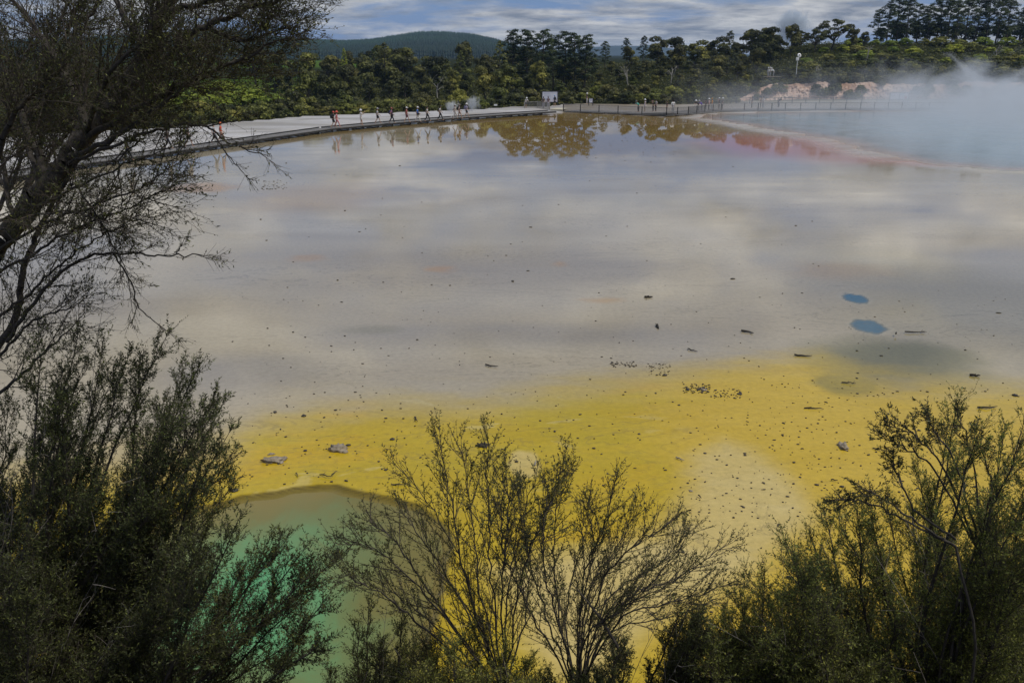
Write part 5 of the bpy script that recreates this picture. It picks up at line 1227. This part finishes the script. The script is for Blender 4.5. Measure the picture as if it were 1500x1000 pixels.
# lower-left bush
dense('tea_tree_bush', (40, 1120, 3.5), [([(-60, 800), (150, 780), (270, 800), (330, 870), (335, 970), (310, 1040), (-60, 1060)], 46)], (3.1, 4.2), 'dense dark bush with long sprigs reaching over the green pool', M_LEAFN, PD,
      tips=[(303, 772), (346, 768), (412, 800), (440, 812), (466, 832), (482, 826), (470, 886), (468, 945), (440, 930), (395, 800), (360, 830), (455, 868)], foot_r=.04)
# middle-left bush
dense('tea_tree_bush', (-20, 960, 4.0), [([(-60, 600), (60, 540), (180, 540), (270, 560), (310, 620), (310, 700), (230, 760), (100, 800), (-60, 820)], 25)], (3.6, 4.8), 'dense dark dome-shaped bush standing over the grey shallows', M_LEAFN, PD,
      tips=[(112, 500), (118, 548), (150, 512), (185, 530), (205, 535), (240, 500), (262, 548), (286, 548), (310, 585), (322, 600), (332, 640), (335, 672), (325, 700), (336, 716), (300, 660), (60, 520), (90, 560)], foot_r=.05)
# bush at the lower right
PR = dict(PD, n1=32, n2=6, leaf=11, leaf2=7, tone=.48, lsz=.0135)
dense('tea_tree_bush', (1420, 1140, 3.6), [([(1070, 930), (1140, 850), (1250, 800), (1370, 760), (1440, 720), (1560, 680), (1560, 1060), (1040, 1060)], 84)], (3.0, 4.4), 'large dense green bush with upright tips covering the corner beside the ochre shelf', M_LEAFG, PR,
      tips=[(1402, 596), (1388, 625), (1432, 640), (1470, 640), (1496, 632), (1345, 690), (1300, 740), (1276, 742), (1335, 745), (1210, 762), (1150, 790), (1156, 812), (1190, 790), (1100, 850), (1075, 880), (1255, 750), (1232, 770)], foot_r=.05)
dense('tea_tree_bush', (1150, 1170, 3.3), [([(1030, 955), (1090, 900), (1180, 860), (1270, 850), (1290, 1050), (1010, 1050)], 34)], (3.0, 3.7), 'dense green bush filling the bank just before the large corner bush', M_LEAFG, dict(PR, l1=.2, lsz=.0125), tips=[(1060, 905), (1085, 880), (1120, 850), (1030, 925), (1045, 940)], foot_r=.03)
# bare reddish shoots leaning out of that bush
pl = Plant()
for path in ([(1430, 800, 3.2), (1385, 690, 3.15), (1340, 640, 3.1), (1306, 620, 3.1)], [(1430, 800, 3.2), (1370, 690, 3.15), (1325, 655, 3.1), (1290, 640, 3.1)], [(1430, 790, 3.2), (1402, 680, 3.2), (1368, 630, 3.2), (1360, 612, 3.2)], [(1440, 790, 3.3), (1425, 680, 3.3), (1402, 600, 3.3)], [(1400, 800, 3.1), (1330, 765, 3.05), (1265, 735, 3.0), (1222, 732, 3.0)], [(1400, 800, 3.1), (1335, 760, 3.05), (1290, 728, 3.0), (1262, 714, 3.0)], [(1450, 800, 3.3), (1450, 700, 3.3), (1430, 640, 3.3)], [(1400, 790, 3.1), (1340, 745, 3.1), (1312, 690, 3.1), (1306, 680, 3.1)]):
    limbs(pl, [[A_(*q_) for q_ in path]], .005, .0016, 22, .12, 30, 3, .045, 1, .02, 9, .0135, (-.05, 0, .25), .45, .3, .7, .0009, .03)
rt_ = rootpt(1440, 3.1)
finish(pl, 'tea_tree_shoots', rt_, 'bare reddish-brown shoots leaning out of the corner bush over the ochre shelf', 'bush', M_LEAFN, None, stem_to(rt_, A_(1430, 800, 3.2), .006) + stem_to(rt_, A_(1400, 800, 3.1), .006) + stem_to(rt_, A_(1450, 800, 3.3), .006))
# small shrubs along the bottom
PS = dict(PD, n1=34, l1=.18, n2=6, l2=.075, n3=3, l3=.03, lsz=.0125, tone=.42, leaf=11, leaf2=7)
dense('tea_tree_bush', (560, 1150, 3.6), [([(500, 985), (530, 960), (580, 935), (640, 930), (660, 1040), (490, 1040)], 17)], (3.3, 4.0), 'small dense dark shrub at the foot of the open twiggy bush, by the green water', M_LEAFN, PS, tips=[(540, 890), (590, 895), (522, 925), (480, 985)], foot_r=.02)
dense('tea_tree_bush', (690, 1150, 3.0), [([(610, 960), (700, 945), (780, 960), (800, 1050), (600, 1050)], 26)], (2.8, 3.4), 'low greenish shrub hiding the stem of the open twiggy bush', M_LEAFG, dict(PS, tone=.6), tips=[(690, 930), (640, 950), (740, 950)], foot_r=.02)
dense('tea_tree_bush', (900, 1150, 3.4), [([(790, 985), (880, 950), (960, 945), (1000, 900), (1040, 930), (1060, 1040), (780, 1050)], 30)], (3.1, 3.8), 'low dark shrub between the open twiggy bush and the corner bush', M_LEAFN, PS, tips=[(1015, 890), (1025, 905), (995, 900), (1000, 935), (915, 950)], foot_r=.02)

# ---------------- the tree on the left
pl = Plant(); root = (-4.0, 4.0, float(bankz(np.array([-4.0]), np.array([4.0]))[0]))
T0 = A_(-60, 430, 4.2)
def L_(*pts): return [[A_(*p) for p in pts]]
PT = dict(n1=27, l1=.46, a1=36, n2=7, l2=.18, n3=4, l3=.065, leaf=10, lsz=.0142, up=(.03, 0, .12), t0=.12, tone=.35, clump=.5, rt=.0011, wob=.05, leaf2=7)
PQ = dict(PT, l1=.26, up=(0, 0, .25))
P2 = dict(PT, l1=.30, n1=13, leaf=7, leaf2=5, clump=.3, lsz=.0155)
big = (((-60, 430, 4.2), (20, 330, 4.2), (95, 235, 4.2), (165, 150, 4.2), (215, 75, 4.2), (262, -30, 4.2)), .055, .028, dict(PT, n1=4, t0=.5))
for pts, r0, r1, pr in (big,
    (((165, 150, 4.2), (230, 95, 4.1), (290, 45, 4.0), (360, 15, 4.0), (430, -10, 4.0)), .022, .006, dict(PQ, l1=.3)),
    (((120, 205, 4.2), (200, 160, 4.0), (270, 125, 3.9), (335, 95, 3.9), (400, 62, 3.9)), .018, .004, PQ),
    (((215, 75, 4.2), (180, 20, 4.3), (150, -50, 4.4)), .018, .008, PT),
    (((130, 190, 4.2), (95, 110, 4.3), (50, 40, 4.4), (0, -20, 4.5)), .022, .007, PT),
    (((70, 265, 4.2), (40, 190, 4.3), (10, 110, 4.4), (-30, 50, 4.4)), .022, .007, PT),
    (((95, 235, 4.2), (180, 195, 3.9), (240, 150, 3.8), (290, 110, 3.8)), .014, .004, PQ),
    (((240, 20, 4.2), (310, 0, 4.1), (380, -20, 4.0)), .014, .005, PT),
    (((60, 275, 4.2), (110, 200, 4.6), (150, 120, 4.8), (200, 40, 4.9)), .018, .005, PT),
    (((20, 330, 4.2), (60, 210, 4.7), (70, 120, 4.9), (110, 20, 5.0)), .018, .005, PT),
    (((150, 165, 4.2), (200, 120, 4.7), (250, 80, 4.8), (280, 70, 4.8)), .014, .004, PQ),
    (((300, 40, 4.0), (350, 60, 4.0), (385, 52, 4.0), (420, 40, 4.0)), .008, .003, PQ),
    (((215, 75, 4.2), (270, 70, 4.3), (310, 62, 4.4), (340, 60, 4.4)), .012, .004, PQ),
    (((-20, 400, 4.2), (-10, 260, 4.0), (20, 170, 3.9), (70, 120, 3.9)), .020, .006, PT),
    (((20, 330, 4.2), (0, 220, 4.5), (-20, 100, 4.6)), .014, .005, PT),
    (((60, 275, 4.2), (35, 170, 4.5), (80, 60, 4.7), (100, -30, 4.8)), .014, .004, PT),
    (((95, 235, 4.2), (125, 140, 4.6), (120, 50, 4.8), (160, -20, 4.9)), .014, .004, PT),
    (((40, 300, 4.2), (80, 220, 4.7), (130, 170, 4.9), (170, 150, 5.0)), .012, .004, PT),
    (((-40, 380, 4.2), (20, 260, 4.8), (40, 180, 5.0), (20, 90, 5.1)), .014, .004, PT),
    (((120, 205, 4.2), (160, 110, 3.9), (210, 60, 3.8), (230, 10, 3.8)), .012, .004, PQ)):
    limbs(pl, L_(*pts), r0, r1, **pr)
# long drooping and reaching branches over the shallows
for pts, r0, r1, pr in (
    (((100, 240, 4.0), (180, 207, 3.9), (250, 186, 3.9), (300, 186, 3.9), (340, 212, 3.9), (386, 228, 3.9)), .008, .0022, dict(P2, n1=9, l1=.16, n2=3, l2=.07, leaf=3, leaf2=2)),
    (((312, 195, 3.9), (330, 222, 3.9), (357, 254, 3.9)), .003, .0015, dict(P2, n1=6, l1=.10, n2=2, l2=.05, leaf=3, leaf2=2)),
    (((300, 186, 3.9), (330, 180, 3.9), (352, 178, 3.9)), .003, .0015, dict(P2, n1=8, l1=.10, n2=2, l2=.05, leaf=3, leaf2=2)),
    (((-20, 380, 4.2), (60, 330, 4.0), (140, 300, 3.9), (215, 270, 3.8), (262, 225, 3.8)), .008, .002, P2),
    (((-40, 420, 4.2), (50, 370, 4.0), (120, 330, 3.9), (190, 305, 3.9), (240, 275, 3.9)), .008, .002, P2),
    (((-20, 330, 4.2), (60, 300, 4.1), (130, 265, 4.0), (190, 240, 4.0), (235, 222, 4.0)), .008, .002, dict(P2, n1=9)),
    (((10, 500, 4.1), (65, 425, 4.0), (110, 385, 4.0), (165, 370, 4.0), (235, 374, 4.0), (296, 374, 4.0)), .010, .0022, dict(P2, n1=9, l1=.17, n2=3, l2=.08, leaf=4, leaf2=3)),
    (((165, 370, 4.0), (192, 412, 4.0), (205, 452, 4.0), (246, 486, 4.0)), .0045, .0018, dict(P2, n1=8, l1=.16, n2=3, l2=.07, up=(0, 0, -.2), leaf=4, leaf2=3)),
    (((110, 270, 3.9), (150, 330, 3.9), (178, 382, 3.9)), .005, .003, dict(P2, n1=10, l1=.22)),
    (((-30, 480, 4.2), (30, 440, 4.1), (80, 395, 4.0), (140, 350, 4.0), (180, 330, 4.0)), .008, .002, P2),
    (((-40, 560, 4.2), (20, 470, 4.2), (35, 400, 4.2), (60, 330, 4.2), (100, 260, 4.2)), .020, .009, dict(P2, n1=14)),
    (((-40, 600, 4.1), (20, 560, 4.0), (60, 520, 4.0), (105, 480, 4.0)), .010, .003, dict(P2, l1=.28, leaf=7, leaf2=5)),
    (((-40, 560, 4.1), (0, 520, 4.0), (50, 470, 4.0), (105, 450, 4.0)), .010, .003, dict(P2, l1=.28, leaf=6, leaf2=5)),
    (((-30, 350, 4.1), (40, 320, 3.8), (100, 310, 3.7), (160, 330, 3.7)), .008, .002, P2),
    (((205, 205, 3.9), (175, 235, 3.9), (178, 290, 3.9), (180, 320, 3.9)), .004, .0016, dict(P2, n1=8, l1=.18, up=(0, 0, -.3)))):
    limbs(pl, L_(*pts), r0, r1, **pr)
finish(pl, 'tea_tree', root, 'large dark overhanging tea-tree with a leaning trunk and fine twigs against the sky', 'tree', M_LEAFN, None, [(np.array(root) + np.array((0, 0, -.1)), np.array(T0) * .5 + np.array(root) * .5 + np.array((-.06, 0, 0)), .075, .065), (np.array(T0) * .5 + np.array(root) * .5 + np.array((-.06, 0, 0)), np.array(T0), .065, .056)])
